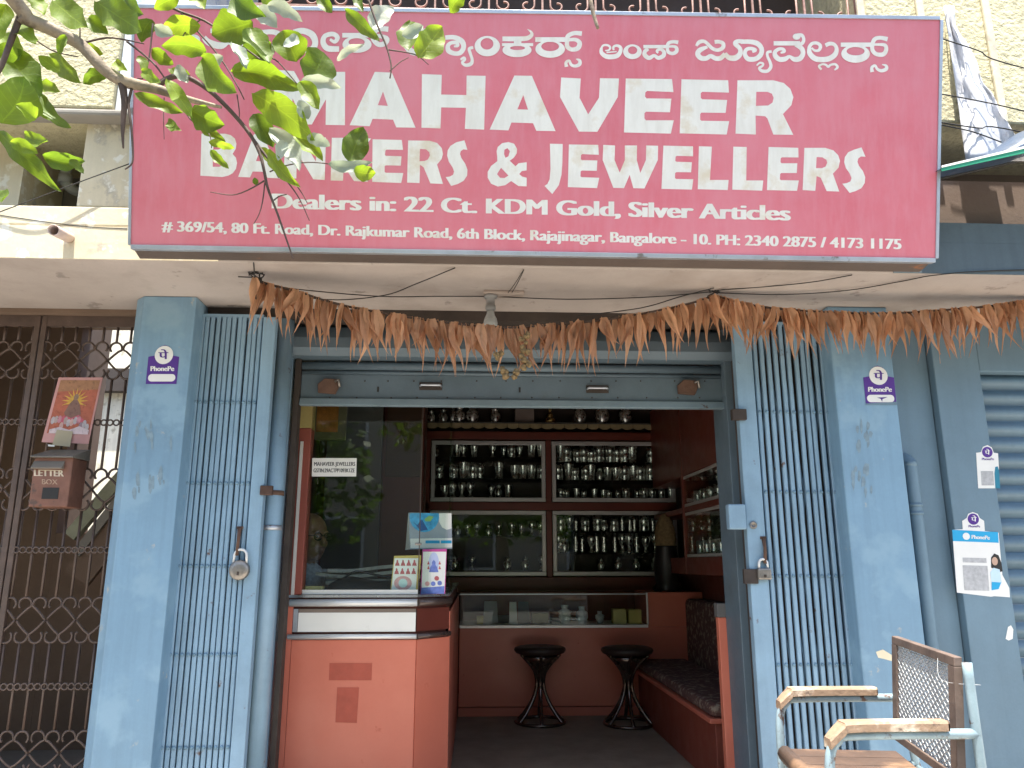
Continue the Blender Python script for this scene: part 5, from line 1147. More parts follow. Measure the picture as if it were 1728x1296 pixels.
# ------------------------------------------------------------------ rear counter with glass case
def zq_(py): return P(950, py, YBC).z
rc = thing('rear_counter', 'red laminate rear counter with a lit glass display case on top', 'counter', (.5, YBC, 0))
rx0, rx1 = xk2 + .012, P(1092, 1030, YBC).x; zcb, zct = zq_(1058), zq_(1000)
B().box(rx0, XR - .01, YBC, YBC + .5, zq_(1192), zcb).build('front_panel', m_red, rc, .004)
B().box(rx0, XR - .01, YBC + .02, YBC + .5, .006, zq_(1194)).build('plinth', m_red, rc)
B().box(rx1 + .006, XR - .01, YBC + .002, YBC + .5, zcb + .001, zct).build('end_box', m_red, rc)
B().box(rx0, rx1, YBC + .44, YBC + .5, zcb + .001, zct).build('case_back', m_reddark, rc)
B().box(rx0, rx1, YBC - .012, YBC + .44, zcb + .001, zcb + .014).build('case_floor', m_white, rc)
B().box(rx0, rx1, YBC - .02, YBC - .013, zcb - .006, zcb + .014).build('lower_trim', m_steel, rc, .002)
B().box(rx1 - .006, rx1 + .005, YBC - .02, YBC - .001, zcb + .015, zct).build('end_trim', m_steel, rc, .002)
B().box(rx0, rx1, YBC - .008, YBC - .002, zcb + .015, zct - .012).build('front_glass', m_glass, rc)
B().box(rx0, rx1, YBC - .012, YBC + .5, zct - .006, zct).build('top_glass', m_glass, rc)
B().box(rx0, rx1, YBC - .014, YBC - .001, zct - .014, zct - .007).build('upper_trim', m_alu, rc)
zf = zcb + .015
def jstand(label, px, w, h, mat, y):
    x = P(px, 1045, y).x; t_ = thing('jewellery_stand', label, 'jewellery stand', (x, y, zf))
    B().prism([(x - w / 2, y, zf), (x + w / 2, y, zf), (x + w * .42, y + .05, zf + h), (x - w * .42, y + .05, zf + h)], (0, .004, 0)).build('panel', mat, t_)
    B().prism([(x - w / 2, y - .04, zf), (x + w / 2, y - .04, zf), (x + w / 2, y + .05, zf), (x - w / 2, y + .05, zf)], (0, 0, .006)).build('base', mat, t_, .001)
m_velvet = M('grey_velvet', (.45, .44, .46), .9, bump=0)
jstand('tall grey velvet stand at the left end of the glass case', 828, .11, .155, m_velvet, YBC + .12)
jstand('narrow white stand beside the grey velvet stand', 866, .06, .15, m_white, YBC + .14)
jstand('dark grey stand in the middle left of the glass case', 884, .09, .15, m_greydoor, YBC + .18)
for lab, px, w, h, mt, y in (('tiny yellow cube box at the left end of the glass case', 810, .05, .055, m_yellow, .08), ('dark flat box behind the small cube in the glass case', 850, .09, .05, m_greydoor, .2), ('olive flat carton in the middle of the glass case', 912, .12, .07, M('olive_box', (.22, .19, .06), .6), .16), ('low dark tray left of the white bags', 940, .10, .035, m_greydoor, .14), ('left yellow carton at the right end of the glass case', 1046, .095, .105, m_yellow, .06), ('right yellow carton at the right end of the glass case', 1072, .095, .10, M('yellow_box_b', (.55, .42, .12), .6), .062)):
    x = P(px, 1045, YBC + y).x; slabbox('carton', lab, 'box', mt, x - w / 2, x + w / 2, YBC + y, YBC + y + .09, zf, zf + h, .003)
def pouch(label, px, s, mat):
    x = P(px, 1040, YBC + .12).x; b = B(); n = 14; m = 9; vs = []; rs = random.Random(int(px))
    for i in range(m + 1):
        t_ = i / m; r = s * (.55 + .45 * math.sin(math.pi * t_ * .9)) * (1 if t_ < .72 else .45 + .9 * abs(t_ - .80) * 2)
        for k in range(n):
            a = 2 * math.pi * k / n; rr = r * (1 + rs.uniform(-.14, .14)); vs.append((x + rr * math.cos(a), YBC + .12 + rr * .6 * math.sin(a), zf + t_ * s * 2.7))
    b.add(vs, [(i * n + k, i * n + (k + 1) % n, i * n + n + (k + 1) % n, i * n + n + k) for i in range(m) for k in range(n)] + [tuple(range(n))], True)
    tag(b.build('gift_pouch', mat), label, 'pouch')
pouch('crumpled white patterned pouch in the rear glass case', 953, .048, M('white_foil', (.72, .72, .70), .35, var=.25, vs=40, bump=.1))
pouch('crumpled pale blue pouch in the rear glass case', 982, .044, M('blue_foil', (.55, .62, .72), .35, var=.25, vs=40, bump=.1))
pouch('small clear crumpled packet right of the pale blue pouch', 1012, .032, M('grey_foil', (.45, .45, .46), .3, var=.25, vs=40, bump=.1))

# ------------------------------------------------------------------ stools
def stool(label, pxs, pys, pxb, pyb):
    bs = PZ(pxb, pyb, .006); t_ = thing('bar_stool', label, 'stool', (bs.x, bs.y, .004), 'round stools before the rear counter')
    zs_ = P(pxs, pys, bs.y).z
    B().lathe([(0, zs_ - .05), (.12, zs_ - .05), (.165, zs_ - .035), (.178, zs_ - .015), (.172, zs_ - .002), (.15, zs_ + .006), (.08, zs_ + .010), (0, zs_ + .011)], (bs.x, bs.y, 0), 26).build('seat', M('stool_leather', (.035, .022, .018), .45, bump=.05, bs=120), t_)
    B().tube([(bs.x + .165 * math.cos(a), bs.y + .165 * math.sin(a), .016) for a in [2 * math.pi * q / 28 for q in range(29)]], .011, 8, False).build('base_ring', m_stooltube, t_)
    B().lathe([(.030, zs_ - .24), (.042, zs_ - .17), (.075, zs_ - .10), (.13, zs_ - .055)], (bs.x, bs.y, 0), 20).build('trumpet', m_stooltube, t_)
    for k in range(6):
        a = k * math.pi / 3 + .5; c_, s_ = math.cos(a), math.sin(a)
        pts = [(.165, .018), (.115, .07), (.055, .16), (.026, .25), (.04, .33), (.085, zs_ - .10), (.15, zs_ - .04)]
        B().tube(smooth_path([(bs.x + r * c_, bs.y + r * s_, z) for r, z in pts], 4), .012, 8).build('leg', m_stooltube, t_)
stool('dark round stool with curved tube legs, left of the two', 908, 1092, 912, 1220)
stool('dark round stool with curved tube legs beside the bench', 1062, 1093, 1062, 1223)

# ------------------------------------------------------------------ bench along the right wall
bn = thing('wall_bench', 'red bench with a floral cushion along the right wall inside the shop', 'bench', (1.4, 4.7, 0))
q = PZ(1190, 1196, .37); bx0 = q.x + .02; by0 = q.y
B().box(bx0 + .03, XR - .005, by0 + .02, YBC - .02, .006, .30).build('base', M('shaded_bench_red', (.24, .055, .032), .5, var=.1), bn, .003)  # base red darkened to hold the shadow of the right gate
B().box(bx0, XR - .005, by0, YBC - .02, .301, .325).build('seat_board', m_red, bn, .004)
B().box(bx0 + .01, XR - .16, by0 + .01, YBC - .03, .326, .39).build('cushion', m_cloth, bn, .025)
B().box(XR - .155, XR - .01, by0 + .01, YBC - .03, .326, .80).build('back_cushion', m_cloth, bn, .03)
ep = thing('entrance_panel', 'narrow red panel with a grey cap just inside the right of the entrance', 'panel', (1.2, 3.63, 0))
e0x = P(1216, 1150, 3.62).x
B().box(e0x, e0x + .16, 3.60, 3.64, .006, P(1230, 1042, 3.6).z).build('panel', m_red, ep, .003)
B().box(e0x - .004, e0x + .16, 3.595, 3.645, P(1230, 1042, 3.6).z + .001, P(1230, 1018, 3.6).z).build('cap', m_greydoor, ep, .003)

# ------------------------------------------------------------------ display cabinet on the back wall
YK = 6.36
cab = thing('display_cabinet', 'dark red wall cabinet with four steel framed glass windows full of silverware', 'cabinet', (P(930, 900, YK).x, YK, zct))
def zk(py): return P(930, py, YK).z
kx0, kx1 = P(716, 860, YK).x, P(1150, 860, YK).x
m_cab = M('cabinet_red', (.22, .05, .032), .35, var=.12, vs=4, bump=.02)
B().box(kx0, kx1, YK + .30, YB - .002, 0.9, 2.5).build('back_board', M('cabinet_inside', (.09, .06, .045), .5, bump=0), cab)
B().box(kx0, kx1, YK, YK + .30, zk(1000), zk(974)).build('bottom_rail', m_cab, cab, .003)
B().box(kx0, kx1, YK, YK + .02, zk(861), zk(848)).build('middle_rail', m_cab, cab, .003)
B().box(kx0, kx1, YK, YK + .30, zk(742), zk(729)).build('top_rail', m_cab, cab, .003)
B().box(P(922, 860, YK).x, P(931, 860, YK).x, YK, YK + .02, zk(974), zk(862)).build('mullion', m_cab, cab, .002)
B().box(P(922, 860, YK).x, P(931, 860, YK).x, YK, YK + .02, zk(848), zk(743)).build('mullion', m_cab, cab, .002)
for px in (716, 1142): B().box(P(px, 860, YK).x, P(px + 8, 860, YK).x, YK, YK + .30, zk(974), zk(743)).build('side_panel', m_cab, cab, .002)
wins = {'ul': (726, 921, 745, 847), 'ur': (932, 1141, 745, 847), 'll': (726, 921, 862, 972), 'lr': (932, 1141, 862, 972)}
for k, (a, c, t0_, b0_) in wins.items():
    x0, x1, z1_, z0_ = P(a, 860, YK).x, P(c, 860, YK).x, zk(t0_), zk(b0_); w = .034
    wn = B().box(x0, x1, YK - .014, YK - .002, z0_, z0_ + w).build('window_frame', m_steel, cab, .004)
    B().box(x0, x1, YK - .014, YK - .002, z1_ - w, z1_).build('frame_bar', m_steel, wn, .004)
    B().box(x0, x0 + w, YK - .0135, YK - .002, z0_ + w, z1_ - w).build('frame_bar', m_steel, wn, .004); B().box(x1 - w, x1, YK - .0135, YK - .002, z0_ + w, z1_ - w).build('frame_bar', m_steel, wn, .004)
    B().box(x0 + w, x1 - w, YK - .008, YK - .004, z0_ + w, z1_ - w).build('pane', m_glass, wn)
# glass shelves and silver cups
CUPS = []
def cupmesh(prof):
    b = B(); b.lathe(prof, (0, 0, 0), 14); o = b.build('tmp', m_silver); me = o.data; me.name = 'silver_cup'; bpy.data.objects.remove(o); return me
pr_ = [[(.0, 0), (.024, 0), (.025, .004), (.022, .010), (.026, .05), (.031, .095), (.033, .10), (.031, .10), (.028, .09), (.022, .02), (0, .016)],
       [(.0, 0), (.020, 0), (.022, .006), (.010, .014), (.009, .035), (.020, .055), (.028, .085), (.028, .11), (.026, .11), (.018, .06), (0, .056)],
       [(.0, 0), (.030, 0), (.032, .01), (.031, .03), (.033, .034), (.031, .04), (.031, .07), (.033, .074), (.031, .08), (.032, .105), (.030, .105), (.028, .02), (0, .018)],
       [(.0, 0), (.024, 0), (.028, .012), (.036, .05), (.030, .078), (.018, .09), (.022, .105), (.026, .11), (.010, .115), (.007, .125), (0, .13)],
       [(.0, 0), (.016, 0), (.018, .01), (.016, .12), (.018, .125), (.012, .13), (.012, .15), (0, .155)]]
cm = [cupmesh(p) for p in pr_]
random.seed(21)
def row(pxs, py_bottom, py_top, names, label, group, Y, kinds):
    zsf = P(950, py_bottom, Y).z; h = P(950, py_top, Y).z - zsf
    b_ = B(); x0, x1 = P(min(pxs) - 8, 850, Y).x, P(max(pxs) + 8, 850, Y).x
    B().box(x0, x1, Y - .05, YK + .298, zsf - .008, zsf - .001).build('shelf', M('shelf_glass_dark', (.05, .045, .04), .15, bump=0), cab)
    for ci, px in enumerate([p_ for p_ in pxs if random.random() > .06]):
        k = random.choice(kinds + ((3,) if random.random() < .15 else ())); me = cm[k]; o = bpy.data.objects.new(names, me); COL.objects.link(o)
        hm = max(v.co.z for v in me.vertices); s = h * random.uniform(.80, 1.06) / hm
        o.location = (P(px + random.uniform(-3, 3), 850, Y).x, Y + random.uniform(-.01, .012), zsf); o.scale = (min(s, 1.3) * 1.08, min(s, 1.3) * 1.08, s); o.rotation_euler = (0, 0, random.uniform(0, 3))
        tag(o, ORD[ci] + ' ' + label.replace(' on the ', ' from left, ', 1).replace(' cabinet window', ' cabinet'), 'silver cup', group)
ORD = 'first second third fourth fifth sixth seventh eighth ninth tenth eleventh twelfth thirteenth fourteenth'.split()
def lin(a, b, n): return [lerp(a, b, i / (n - 1)) for i in range(n)]
YR = YK + .10
row(lin(946, 1127, 14), 781, 752, 'silver_tumbler', 'silver tumbler on the top shelf of the upper right cabinet window', 'tumblers top shelf upper right', YR, (0, 2, 2))
row(lin(945, 1127, 14), 811, 784, 'silver_tumbler', 'silver tumbler on the middle shelf of the upper right cabinet window', 'tumblers middle shelf upper right', YR, (0, 2))
row(lin(945, 1130, 14), 843, 824, 'silver_tumbler', 'silver tumbler on the bottom shelf of the upper right cabinet window', 'tumblers bottom shelf upper right', YR, (2, 0))
row(lin(735, 912, 12), 773, 750, 'silver_tumbler', 'silver tumbler on the top shelf of the upper left cabinet window', 'tumblers top shelf upper left', YR, (0, 2, 1))
row(lin(737, 912, 13), 809, 782, 'silver_tumbler', 'silver tumbler on the middle shelf of the upper left cabinet window', 'tumblers middle shelf upper left', YR, (0, 2))
row(lin(731, 860, 9), 840, 815, 'silver_tumbler', 'silver tumbler on the bottom shelf of the upper left cabinet window', 'tumblers bottom shelf upper left', YR, (0, 1))
row(lin(946, 1110, 14), 897, 870, 'silver_goblet', 'silver goblet on the top shelf of the lower right cabinet window', 'goblets top shelf lower right', YR, (1, 2, 4))
row(lin(941, 1100, 13), 933, 899, 'silver_vase', 'slim silver vase on the middle shelf of the lower right cabinet window', 'vases middle shelf lower right', YR, (4, 1))
row(lin(735, 915, 11), 905, 880, 'silver_goblet', 'silver goblet on the top shelf of the lower left cabinet window', 'goblets top shelf lower left', YR, (1, 3))
row(lin(770, 915, 6), 962, 935, 'silver_pot', 'small silver pot on the bottom shelf of the lower left cabinet window', 'pots bottom shelf lower left', YR, (3, 1))
row(lin(1010, 1100, 4), 962, 940, 'silver_pot', 'small silver pot on the bottom shelf of the lower right cabinet window', 'pots bottom shelf lower right', YR, (3,))
# fringe and top shelf with pots
fz = zk(716)
B().box(kx0, kx1, YK - .02, YK + .30, fz, fz + .012).build('top_shelf', m_greydoor, cab)
fr_ = thing('gold_fringe', 'scalloped gold cloth fringe under the top shelf of the cabinet', 'fringe', (0.4, YK - .025, zk(728)))
n = 22; m_gold = M('gold_cloth', (.42, .33, .18), .6, var=.2, vs=12, bump=.05)
for i in range(n):
    a, c = lerp(kx0, kx1, i / n), lerp(kx0, kx1, (i + 1) / n); zt_ = fz - .001; h = .045
    B().prism([(a + .001, YK - .028, zt_), (c - .001, YK - .028, zt_), (c - .001, YK - .028, zt_ - h * .7), ((a * .3 + c * .7), YK - .028, zt_ - h), ((a * .7 + c * .3), YK - .028, zt_ - h), (a + .001, YK - .028, zt_ - h * .7)], (0, .006, 0)).build('scallop', m_gold, fr_)
for i, (px, s) in enumerate(((728, .8), (748, .9), (775, 1.1), (797, 1.2), (978, 1.25), (1016, 1.35), (1055, 1.3), (836, 1.))):
    me = cm[3]; o = bpy.data.objects.new('silver_pot', me); COL.objects.link(o); o.location = (P(px, 700, YK + .08).x, YK + .08, fz + .0125); o.scale = (s * 1.3, s * 1.3, s * 1.15)
    tag(o, ORD[(0, 1, 2, 3, 5, 6, 7, 4)[i]] + ' round lidded silver pot from the left on the top shelf above the cabinet', 'silver pot', 'pots on the top shelf')
x = P(885, 700, YK + .08).x; slabbox('carton', 'pale carton standing between the pots on the top shelf', 'box', M('pale_box', (.35, .27, .24), .6), x - .08, x + .08, YK + .05, YK + .15, fz + .0125, fz + .14)
t = thing('brass_idol', 'small seated brass statue on the top shelf above the cabinet', 'statue', (P(928, 700, YK + .08).x, YK + .08, fz + .0125))
x, z = P(928, 700, YK + .08).x, fz + .0125; b = B(); b.lathe([(.05, 0), (.05, .012), (.035, .02)], (x, YK + .08, z), 12)
b.ball((x, YK + .08, z + .035), .04, 10, 7, (1.25, .8, .6)); b.ball((x, YK + .08, z + .075), .026, 10, 7, (1, .8, 1.5)); b.ball((x, YK + .08, z + .125), .016, 8, 6); b.lathe([(.012, 0), (.008, .02), (0, .03)], (x, YK + .08, z + .136), 8); remesh(b, 'body', m_brass, t, .004)
# right wall cabinet
XK = XR - .20
wc = thing('side_cabinet', 'dark red glass fronted cabinet on the right wall inside the shop', 'cabinet', (XR - .1, 5.6, .95))
def yk(px): return PX(px, 860, XK).y
ya, yb2 = yk(1225), yk(1152)
def zx(py, Y): return CAM_H + (PX(1190, py, XK).z - CAM_H)
zz = {k: PX(1185, k, XK).z for k in (745, 790, 848, 858, 940, 970)}
B().box(XK + .19, XR - .001, ya, YK - .002, zz[970], 2.5).build('back_board', m_dark, wc)
for za, zb_, nm in ((zz[970], zz[940], 'bottom_rail'), (zz[858], zz[848], 'middle_rail'), (zz[790], 2.3, 'upper_panel')): B().box(XK, XK + .188, ya, YK - .002, za, zb_).build(nm, m_cab, wc, .003)
for y in (ya, yb2): B().box(XK - .004, XK + .188, y - .03, y + .01, zz[970], 2.3).build('post', m_cab, wc, .003)
for za, zb_ in ((zz[940], zz[858]), (zz[848], zz[790])):
    wn = B().box(XK + .006, XK + .014, ya + .012, yb2 - .032, za + .001, za + .022).build('window_frame', m_steel, wc, .003)
    B().box(XK + .006, XK + .014, ya + .012, yb2 - .032, zb_ - .022, zb_ - .001).build('frame_bar', m_steel, wn, .003)
    B().box(XK + .009, XK + .012, ya + .012, yb2 - .032, za + .023, zb_ - .023).build('pane', m_glass, wn)
    for i in range(6):
        o = bpy.data.objects.new('silver_tumbler', cm[2]); COL.objects.link(o); o.location = (XK + .09, lerp(ya + .08, yb2 - .09, i / 5), za + .002); o.scale = (1, 1, 1.05)
        tag(o, ORD[i] + ' silver tumbler from the front on the ' + ('lower' if za < 1.3 else 'upper') + ' shelf of the right wall cabinet', 'silver cup', 'tumblers in the right cabinet ' + ('low' if za < 1.3 else 'high'))
# straw coloured dome on a dark stand
dm = P(1122, 892, 5.95); t = thing('domed_ornament', 'straw coloured domed ornament on a dark stand before the cabinet', 'ornament', (dm.x, 5.95, zct))
b = B(); r = P(1140, 892, 5.95).x - dm.x; z0 = P(1122, 921, 5.95).z; z1 = P(1122, 866, 5.95).z
n, m = 22, 14; vs = []; rs = random.Random(3)
for i in range(m + 1):
    t_ = i / m; rr = r * (1.0 - t_ ** 2.4) ** .6 * (1.0 if t_ > .1 else .92) if t_ < 1 else 0.0
    vs += [(dm.x + rr * (1 + rs.uniform(-.07, .07)) * math.cos(2 * math.pi * k / n), 5.95 + rr * math.sin(2 * math.pi * k / n), lerp(z0, z1, t_)) for k in range(n)]
b.add(vs, [(i * n + k, i * n + (k + 1) % n, i * n + n + (k + 1) % n, i * n + n + k) for i in range(m) for k in range(n)] + [tuple(range(n))], True); b.build('dome', M('straw', (.34, .24, .12), .8, var=.35, vs=40, bump=.3, bs=90), t)
B().lathe([(.10, zct + .001), (.11, zct + .02), (.085, zct + .06), (.10, (zct + z0) / 2), (r * .95, z0 - .012), (r * 1.02, z0 - .001)], (dm.x, 5.95, 0), 18).build('stand', m_black, t)
tb = P(1184, 738, 5.2); t = thing('brass_bell', 'small brass bell hanging near the right wall of the shop', 'bell', tb)
B().lathe([(.03, 0), (.026, .012), (.018, .03), (.012, .045), (0, .05)], tb - Vector((0, 0, .02)), 14).build('bell', m_brass, t); B().tube([tb + Vector((0, 0, .03)), Vector((tb.x, tb.y, 2.55))], .002, 5).build('cord', m_twig, t)
# ================================================================== STREET TREE with the branch in front of the sign
random.seed(31)
tree = thing('street_tree', 'leafy street tree whose pale branch hangs before the left of the sign', 'tree', (-1.95, 1.05, ZT))
def BD(px): return 2.02 + .0001 * px
def Q(x, y, dy=0.): return P(x, y, BD(x) + dy)
limb = [Q(14, -12, -.10), Q(36, 26, -.06), Q(83, 48, -.03), Q(135, 75), Q(174, 115), Q(208, 137), Q(264, 150), Q(302, 163), Q(340, 173), Q(374, 181)]
pxr = lambda p: p / FPX * 2.2
lm = smooth_path([Vector((-1.72, 1.35, 3.05))] + limb, 5); nl = len(lm)
B().tube(lm, [lerp(pxr(12), pxr(10), min(1, i / (nl * .55))) if i < nl * .62 else lerp(pxr(9.5), pxr(2), (i / nl - .62) / .38) for i in range(nl)], 12).build('limb', m_bark, tree)
B().tube(smooth_path([(-1.95, 1.05, ZT), (-1.93, 1.06, .6), (-1.97, 1.1, 1.6), (-1.90, 1.15, 2.5), (-1.72, 1.35, 3.05), (-1.68, 1.3, 4.2), (-1.6, 1.2, 5.0)], 6), [.13 - .0022 * i for i in range(37)], 14).build('trunk', m_bark, tree)
def twig(pts, w0, w1, dy=0., mat=None):
    q = smooth_path([Q(x, y, dy) for x, y in pts], 4); n = len(q)
    B().tube(q, [lerp(pxr(w0), pxr(w1), i / (n - 1)) for i in range(n)], 7).build('twig', mat or m_twig, tree)
twig([(262, 150), (278, 136), (300, 128), (322, 133), (355, 154), (390, 188), (420, 224), (438, 258), (446, 290), (452, 318), (468, 360), (482, 400), (495, 438)], 5.5, 1.2)
twig([(428, 236), (445, 258), (458, 276), (470, 300)], 3, 1)
twig([(458, 272), (484, 305), (505, 335), (522, 372)], 1.6, .7)
twig([(446, 305), (420, 320), (392, 329), (355, 324)], 1.5, .7)
twig([(447, 308), (443, 340), (437, 362), (428, 378)], 1.3, .6)
twig([(462, 338), (472, 331), (484, 328)], 1.4, .8)
twig([(500, 312), (512, 330), (518, 342)], 1., .6)
twig([(36, 24), (26, 50), (16, 76), (4, 108), (-8, 130)], 6, 4, -.05)
twig([(206, 142), (210, 170), (208, 200), (207, 225), (208, 250)], 7, 1.5)
twig([(222, 150), (217, 175), (221, 210), (224, 250), (223, 275), (211, 286)], 2.6, 1.2)
twig([(135, 74), (180, 64), (215, 68), (243, 74)], 2.2, 1)
twig([(214, 70), (240, 90), (262, 110), (278, 132)], 2, 1.3)
twig([(258, 40), (252, 95), (243, 130), (232, 132)], 1.6, .9)
twig([(270, 0), (300, 18), (345, 35), (385, 62), (425, 90), (455, 112), (470, 122)], 2.6, 1.2)
twig([(340, 32), (318, 48), (308, 62)], 1.5, .9)
twig([(300, 16), (340, 60), (372, 98), (398, 140), (412, 168)], 1.8, .9)
twig([(452, 96), (470, 105), (500, 140), (510, 150)], 1.4, .8)
twig([(620, -5), (636, 40), (652, 78), (660, 110), (658, 132)], 2.2, 1.3)
twig([(656, 84), (700, 92), (723, 109)], 1.5, .7)
twig([(658, 120), (675, 105), (690, 97)], 1.2, .7)
twig([(995, -5), (1002, 25), (1009, 48)], 4.5, 3, .05, m_bark)
twig([(455, 290), (480, 280), (520, 274), (560, 278), (585, 290)], 1.3, .8)
twig([(124, 0), (134, 40), (135, 66)], 1.6, 1.1)
twig([(50, 60), (90, 86), (132, 96)], 1.6, .9)
twig([(302, 165), (320, 200), (352, 225), (357, 250)], 1.4, .7)
twig([(400, 160), (404, 190), (402, 205)], 1.2, .7); twig([(277, 165), (276, 200), (277, 235)], .9, .5)
LV = [(165,5,245,58,40,0),(90,2,152,55,38,0),(48,-10,74,28,22,0),(5,88,64,162,48,0),(2,205,40,130,58,0),(66,146,104,156,18,0),(70,158,122,222,18,0),(-4,222,86,313,24,0),(42,226,88,240,19,0),(74,262,140,272,24,0),(118,272,139,291,11,0),(86,94,136,138,26,0),(178,124,142,140,20,0),(142,76,174,92,16,0),(194,104,216,122,14,0),(232,96,244,120,13,0),(257,84,291,108,20,0),(320,126,289,118,16,0),(284,137,326,198,20,0),(230,158,309,193,18,0),(324,186,377,210,34,0),(284,203,306,222,14,0),(330,194,374,236,17,0),(354,240,398,249,12,0),(357,254,386,284,12,0),(0,322,9,346,16,0),
 (346,86,276,78,28,0),(256,34,239,70,24,0),(336,44,274,52,28,0),(424,38,360,58,50,0),(424,50,453,98,32,0),(456,74,414,113,42,0),(500,102,478,52,58,0),(546,90,518,140,54,0),(394,122,503,152,34,0),(344,99,402,157,38,0),(507,140,539,188,24,0),(509,138,573,147,18,1),(430,160,526,233,42,0),(428,194,459,246,30,0),(456,219,506,290,27,2),(498,228,541,266,25,0),(519,231,555,246,17,2),(592,274,612,220,38,0),(598,289,632,292,22,0),(556,276,626,274,17,1),(454,254,502,312,18,0),(584,18,636,66,20,0),(628,50,665,8,28,1),(690,84,692,36,34,0),(708,96,746,44,40,0),(680,60,712,44,20,1),(570,102,612,76,11,2),(760,20,782,-8,22,0),(454,10,502,33,20,2),(434,18,472,46,26,1),(392,74,416,116,16,1),(322,-6,346,16,22,0),(395,-8,440,22,34,0),(440,-6,480,18,26,0),(600,-8,612,20,14,0),(10,10,-6,70,30,0),(30,95,-5,80,26,0),(205,-8,238,20,30,0),(375,95,352,118,18,2),(430,300,432,312,8,0),(300,-4,262,14,22,0),(500,60,478,80,16,1),(110,60,98,92,12,0),(55,170,84,200,16,0)]
LV += [(430,110,470,140,26,0),(290,60,262,44,18,2),(240,120,270,140,16,0),(520,200,505,170,18,2),(30,40,60,72,24,0),(0,60,30,100,30,0),(100,120,70,100,18,0),(150,30,180,56,24,0),(60,200,30,178,22,0),(20,240,60,258,18,0),(480,240,470,270,16,2),(440,250,465,285,14,0),(560,20,540,-8,18,0),(300,110,318,140,16,2)]
def gl_mesh(ratio, seed):
    rs = random.Random(seed); nz = 14; vs = []; f = []; wav = rs.uniform(.03, .11)
    curl = rs.uniform(-.16, .16); twist = rs.uniform(-.5, .5); fold = rs.uniform(.05, .34); bend = rs.uniform(-.10, .10)
    for i in range(nz + 1):
        t_ = i / nz; ww = (2.05 * t_ ** .62 * (1 - t_) ** .80 if 0 < t_ < 1 else 0) * ratio * (1 + wav * math.sin(t_ * 19 + seed)) + (.0 if t_ < 1 else .002)
        a = twist * t_; cx = bend * math.sin(math.pi * t_)
        for s in (-1, -.6, -.2, .2, .6, 1):
            lx = s * ww / 2 * (1 + .05 * math.sin(9 * t_ + seed + s)); ly = fold * (abs(s) ** 1.4) * ww - .035 * math.sin(t_ * 11 + seed + s) * abs(s)
            vs.append((cx + lx * math.cos(a) - ly * math.sin(a), curl * t_ * t_ + lx * math.sin(a) + ly * math.cos(a), t_))
    for i in range(nz):
        for s in range(5): f.append((i * 6 + s, i * 6 + s + 1, i * 6 + s + 7, i * 6 + s + 6))
    me = bpy.data.meshes.new('leaf'); me.from_pydata(vs, [], f); me.polygons.foreach_set('use_smooth', [True] * len(f))
    me.attributes.new('across', 'FLOAT', 'POINT').data.foreach_set('value', [s for i in range(nz + 1) for s in (-1., -.6, -.2, .2, .6, 1.)]); me.attributes.new('along', 'FLOAT', 'POINT').data.foreach_set('value', [i / nz for i in range(nz + 1) for s in range(6)]); return me
for i, (x0, y0, x1, y1, w, kind) in enumerate(LV):
    dy = random.uniform(-.10, .07); a = Q(x0, y0, dy); c = Q(x1, y1, dy + random.uniform(-.05, .03))
    L = (c - a).length; ww = pxr(w); a, c = a - (c - a) * .04, c + (c - a) * .05; L *= 1.09; me = gl_mesh(min(1.3, ww / L * 1.6), i)
    me.materials.append(m_leaf if kind == 0 else m_leafpale)
    o = bpy.data.objects.new('leaf', me); COL.objects.link(o); o.location = a
    z = (c - a).normalized(); vd = (CLOC - a).normalized(); y = (vd - z * vd.dot(z)).normalized(); y = (Matrix.Rotation(random.uniform(-.3, .3), 3, z) @ y); x = y.cross(z)
    o.rotation_euler = Matrix((x, y, z)).transposed().to_euler(); o.scale = (L, L, L); attach(o, tree)
def leaf_cloud(b, centre, rad, n, size, seed):
    rs = random.Random(seed); vs = []; fs = []
    for i in range(n):
        while True:
            d = Vector((rs.uniform(-1, 1), rs.uniform(-1, 1), rs.uniform(-1, 1)))
            if d.length < 1: break
        p = Vector(centre) + Vector((d.x * rad[0], d.y * rad[1], d.z * rad[2]))
        if noise.noise(p * 1.3 + Vector((seed, 0, 0))) < -.08: continue
        u = Vector((rs.uniform(-1, 1), rs.uniform(-1, 1), rs.uniform(-.7, .3))).normalized(); v = u.orthogonal().normalized(); v = Matrix.Rotation(rs.uniform(0, 6.3), 3, u) @ v
        s = size * rs.uniform(.6, 1.2); o = len(vs)
        vs += [p, p + u * s * .5 + v * s * .33, p + u * s, p + u * s * .5 - v * s * .33]; fs.append((o, o + 1, o + 2, o + 3))
    b.add(vs, fs); return b
b = B(); leaf_cloud(b, (-2.3, .7, 4.9), (1.5, 1.4, 1.1), 1500, .13, 3)
o = b.build('crown', m_crown, tree, weld=False); o['kind'] = 'stuff'
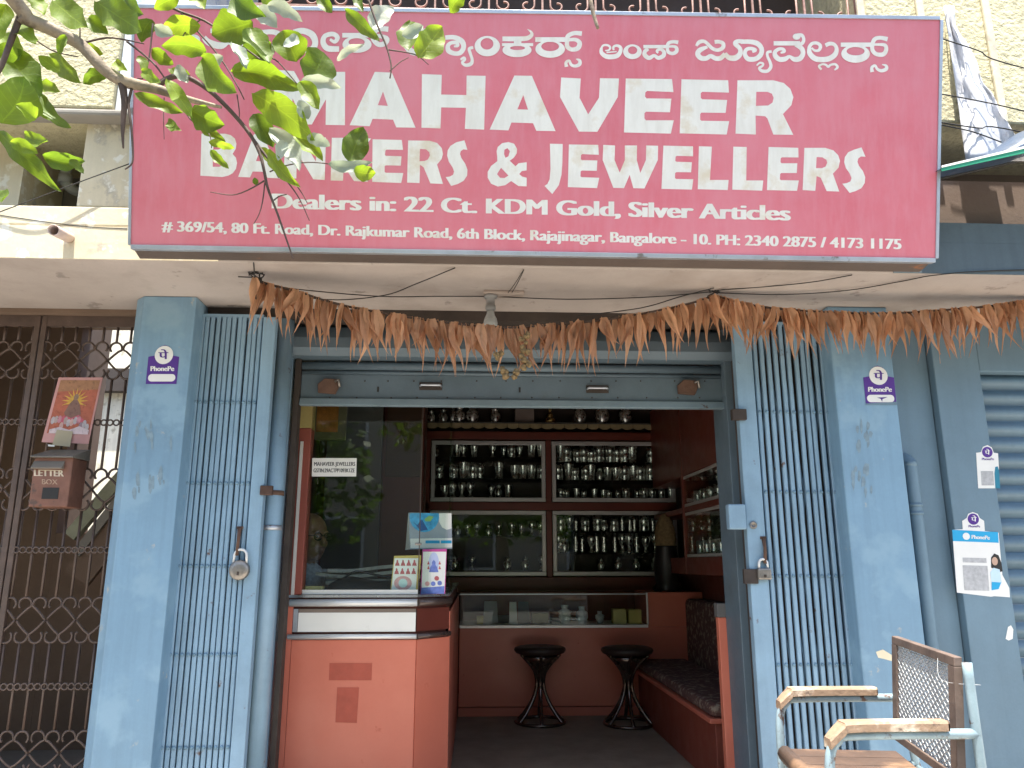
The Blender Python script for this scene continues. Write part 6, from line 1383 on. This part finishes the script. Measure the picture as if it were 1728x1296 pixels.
for e in ((-2.9, .3, 4.9), (-1.9, .2, 5.1), (-1.1, .9, 4.8), (-2.6, 1.3, 4.7)):
    B().tube(smooth_path([(-1.70, 1.3, 3.6), ((-1.7 + e[0]) / 2, (1.3 + e[1]) / 2, 4.4), e], 4), [.045 - .004 * i for i in range(9)], 8).build('limb', m_bark, tree)
# trees and a house across the street (behind the camera, seen in the glass)
m_far = leafmat('far_leaf', (.06, .13, .02), (.22, .36, .06), .4)
def street_tree(label, x, y, h, rad, seed):
    t_ = thing('roadside_tree', label, 'tree', (x, y, ZT), 'trees across the street')
    B().tube(smooth_path([(x, y, ZT), (x + .1, y, h * .25), (x - .05, y + .1, h * .5), (x, y, h * .75)], 4), [.22 - .012 * i for i in range(13)], 10).build('trunk', m_bark, t_)
    b = B(); rs = random.Random(seed)
    for k in range(7):
        leaf_cloud(b, (x + rs.uniform(-.6, .6) * rad, y + rs.uniform(-.6, .6) * rad, h * .72 + rs.uniform(-.4, .5) * rad), (rad * .6, rad * .6, rad * .5), 900, .26, seed * 10 + k)
    b.build('crown', m_far, t_, weld=False)['kind'] = 'stuff'
street_tree('spreading tree across the street, left of the three reflected in the glass', -4.5, -7.0, 4.6, 2.4, 1)
street_tree('tall tree across the street, middle of the three reflected in the glass', .6, -8.0, 5.0, 2.5, 2)
street_tree('low tree across the street, right of the three reflected in the glass', 5.5, -7.5, 4.6, 2.3, 3)
hs = thing('house', 'plain cream house across the street behind the roadside trees', 'house', (0, -16, ZT))
B().box(-14, 14, -22, -16, ZT, 7.5).build('wall', M('house_cream', (.45, .40, .32), .9, var=.1), hs)
for fl_ in range(2):
    for i in range(7):
        x = -12 + i * 4
        w_ = B().box(x - .7, x + .7, -15.99, -15.93, .8 + fl_ * 3.4, 2.4 + fl_ * 3.4).build('window', m_white, hs); B().box(x - .6, x + .6, -15.925, -15.91, .9 + fl_ * 3.4, 2.3 + fl_ * 3.4).build('pane', m_greydoor, w_)
B().box(-14.3, 14.3, -22.3, -15.6, 7.51, 7.8).build('roof', m_concrete, hs)
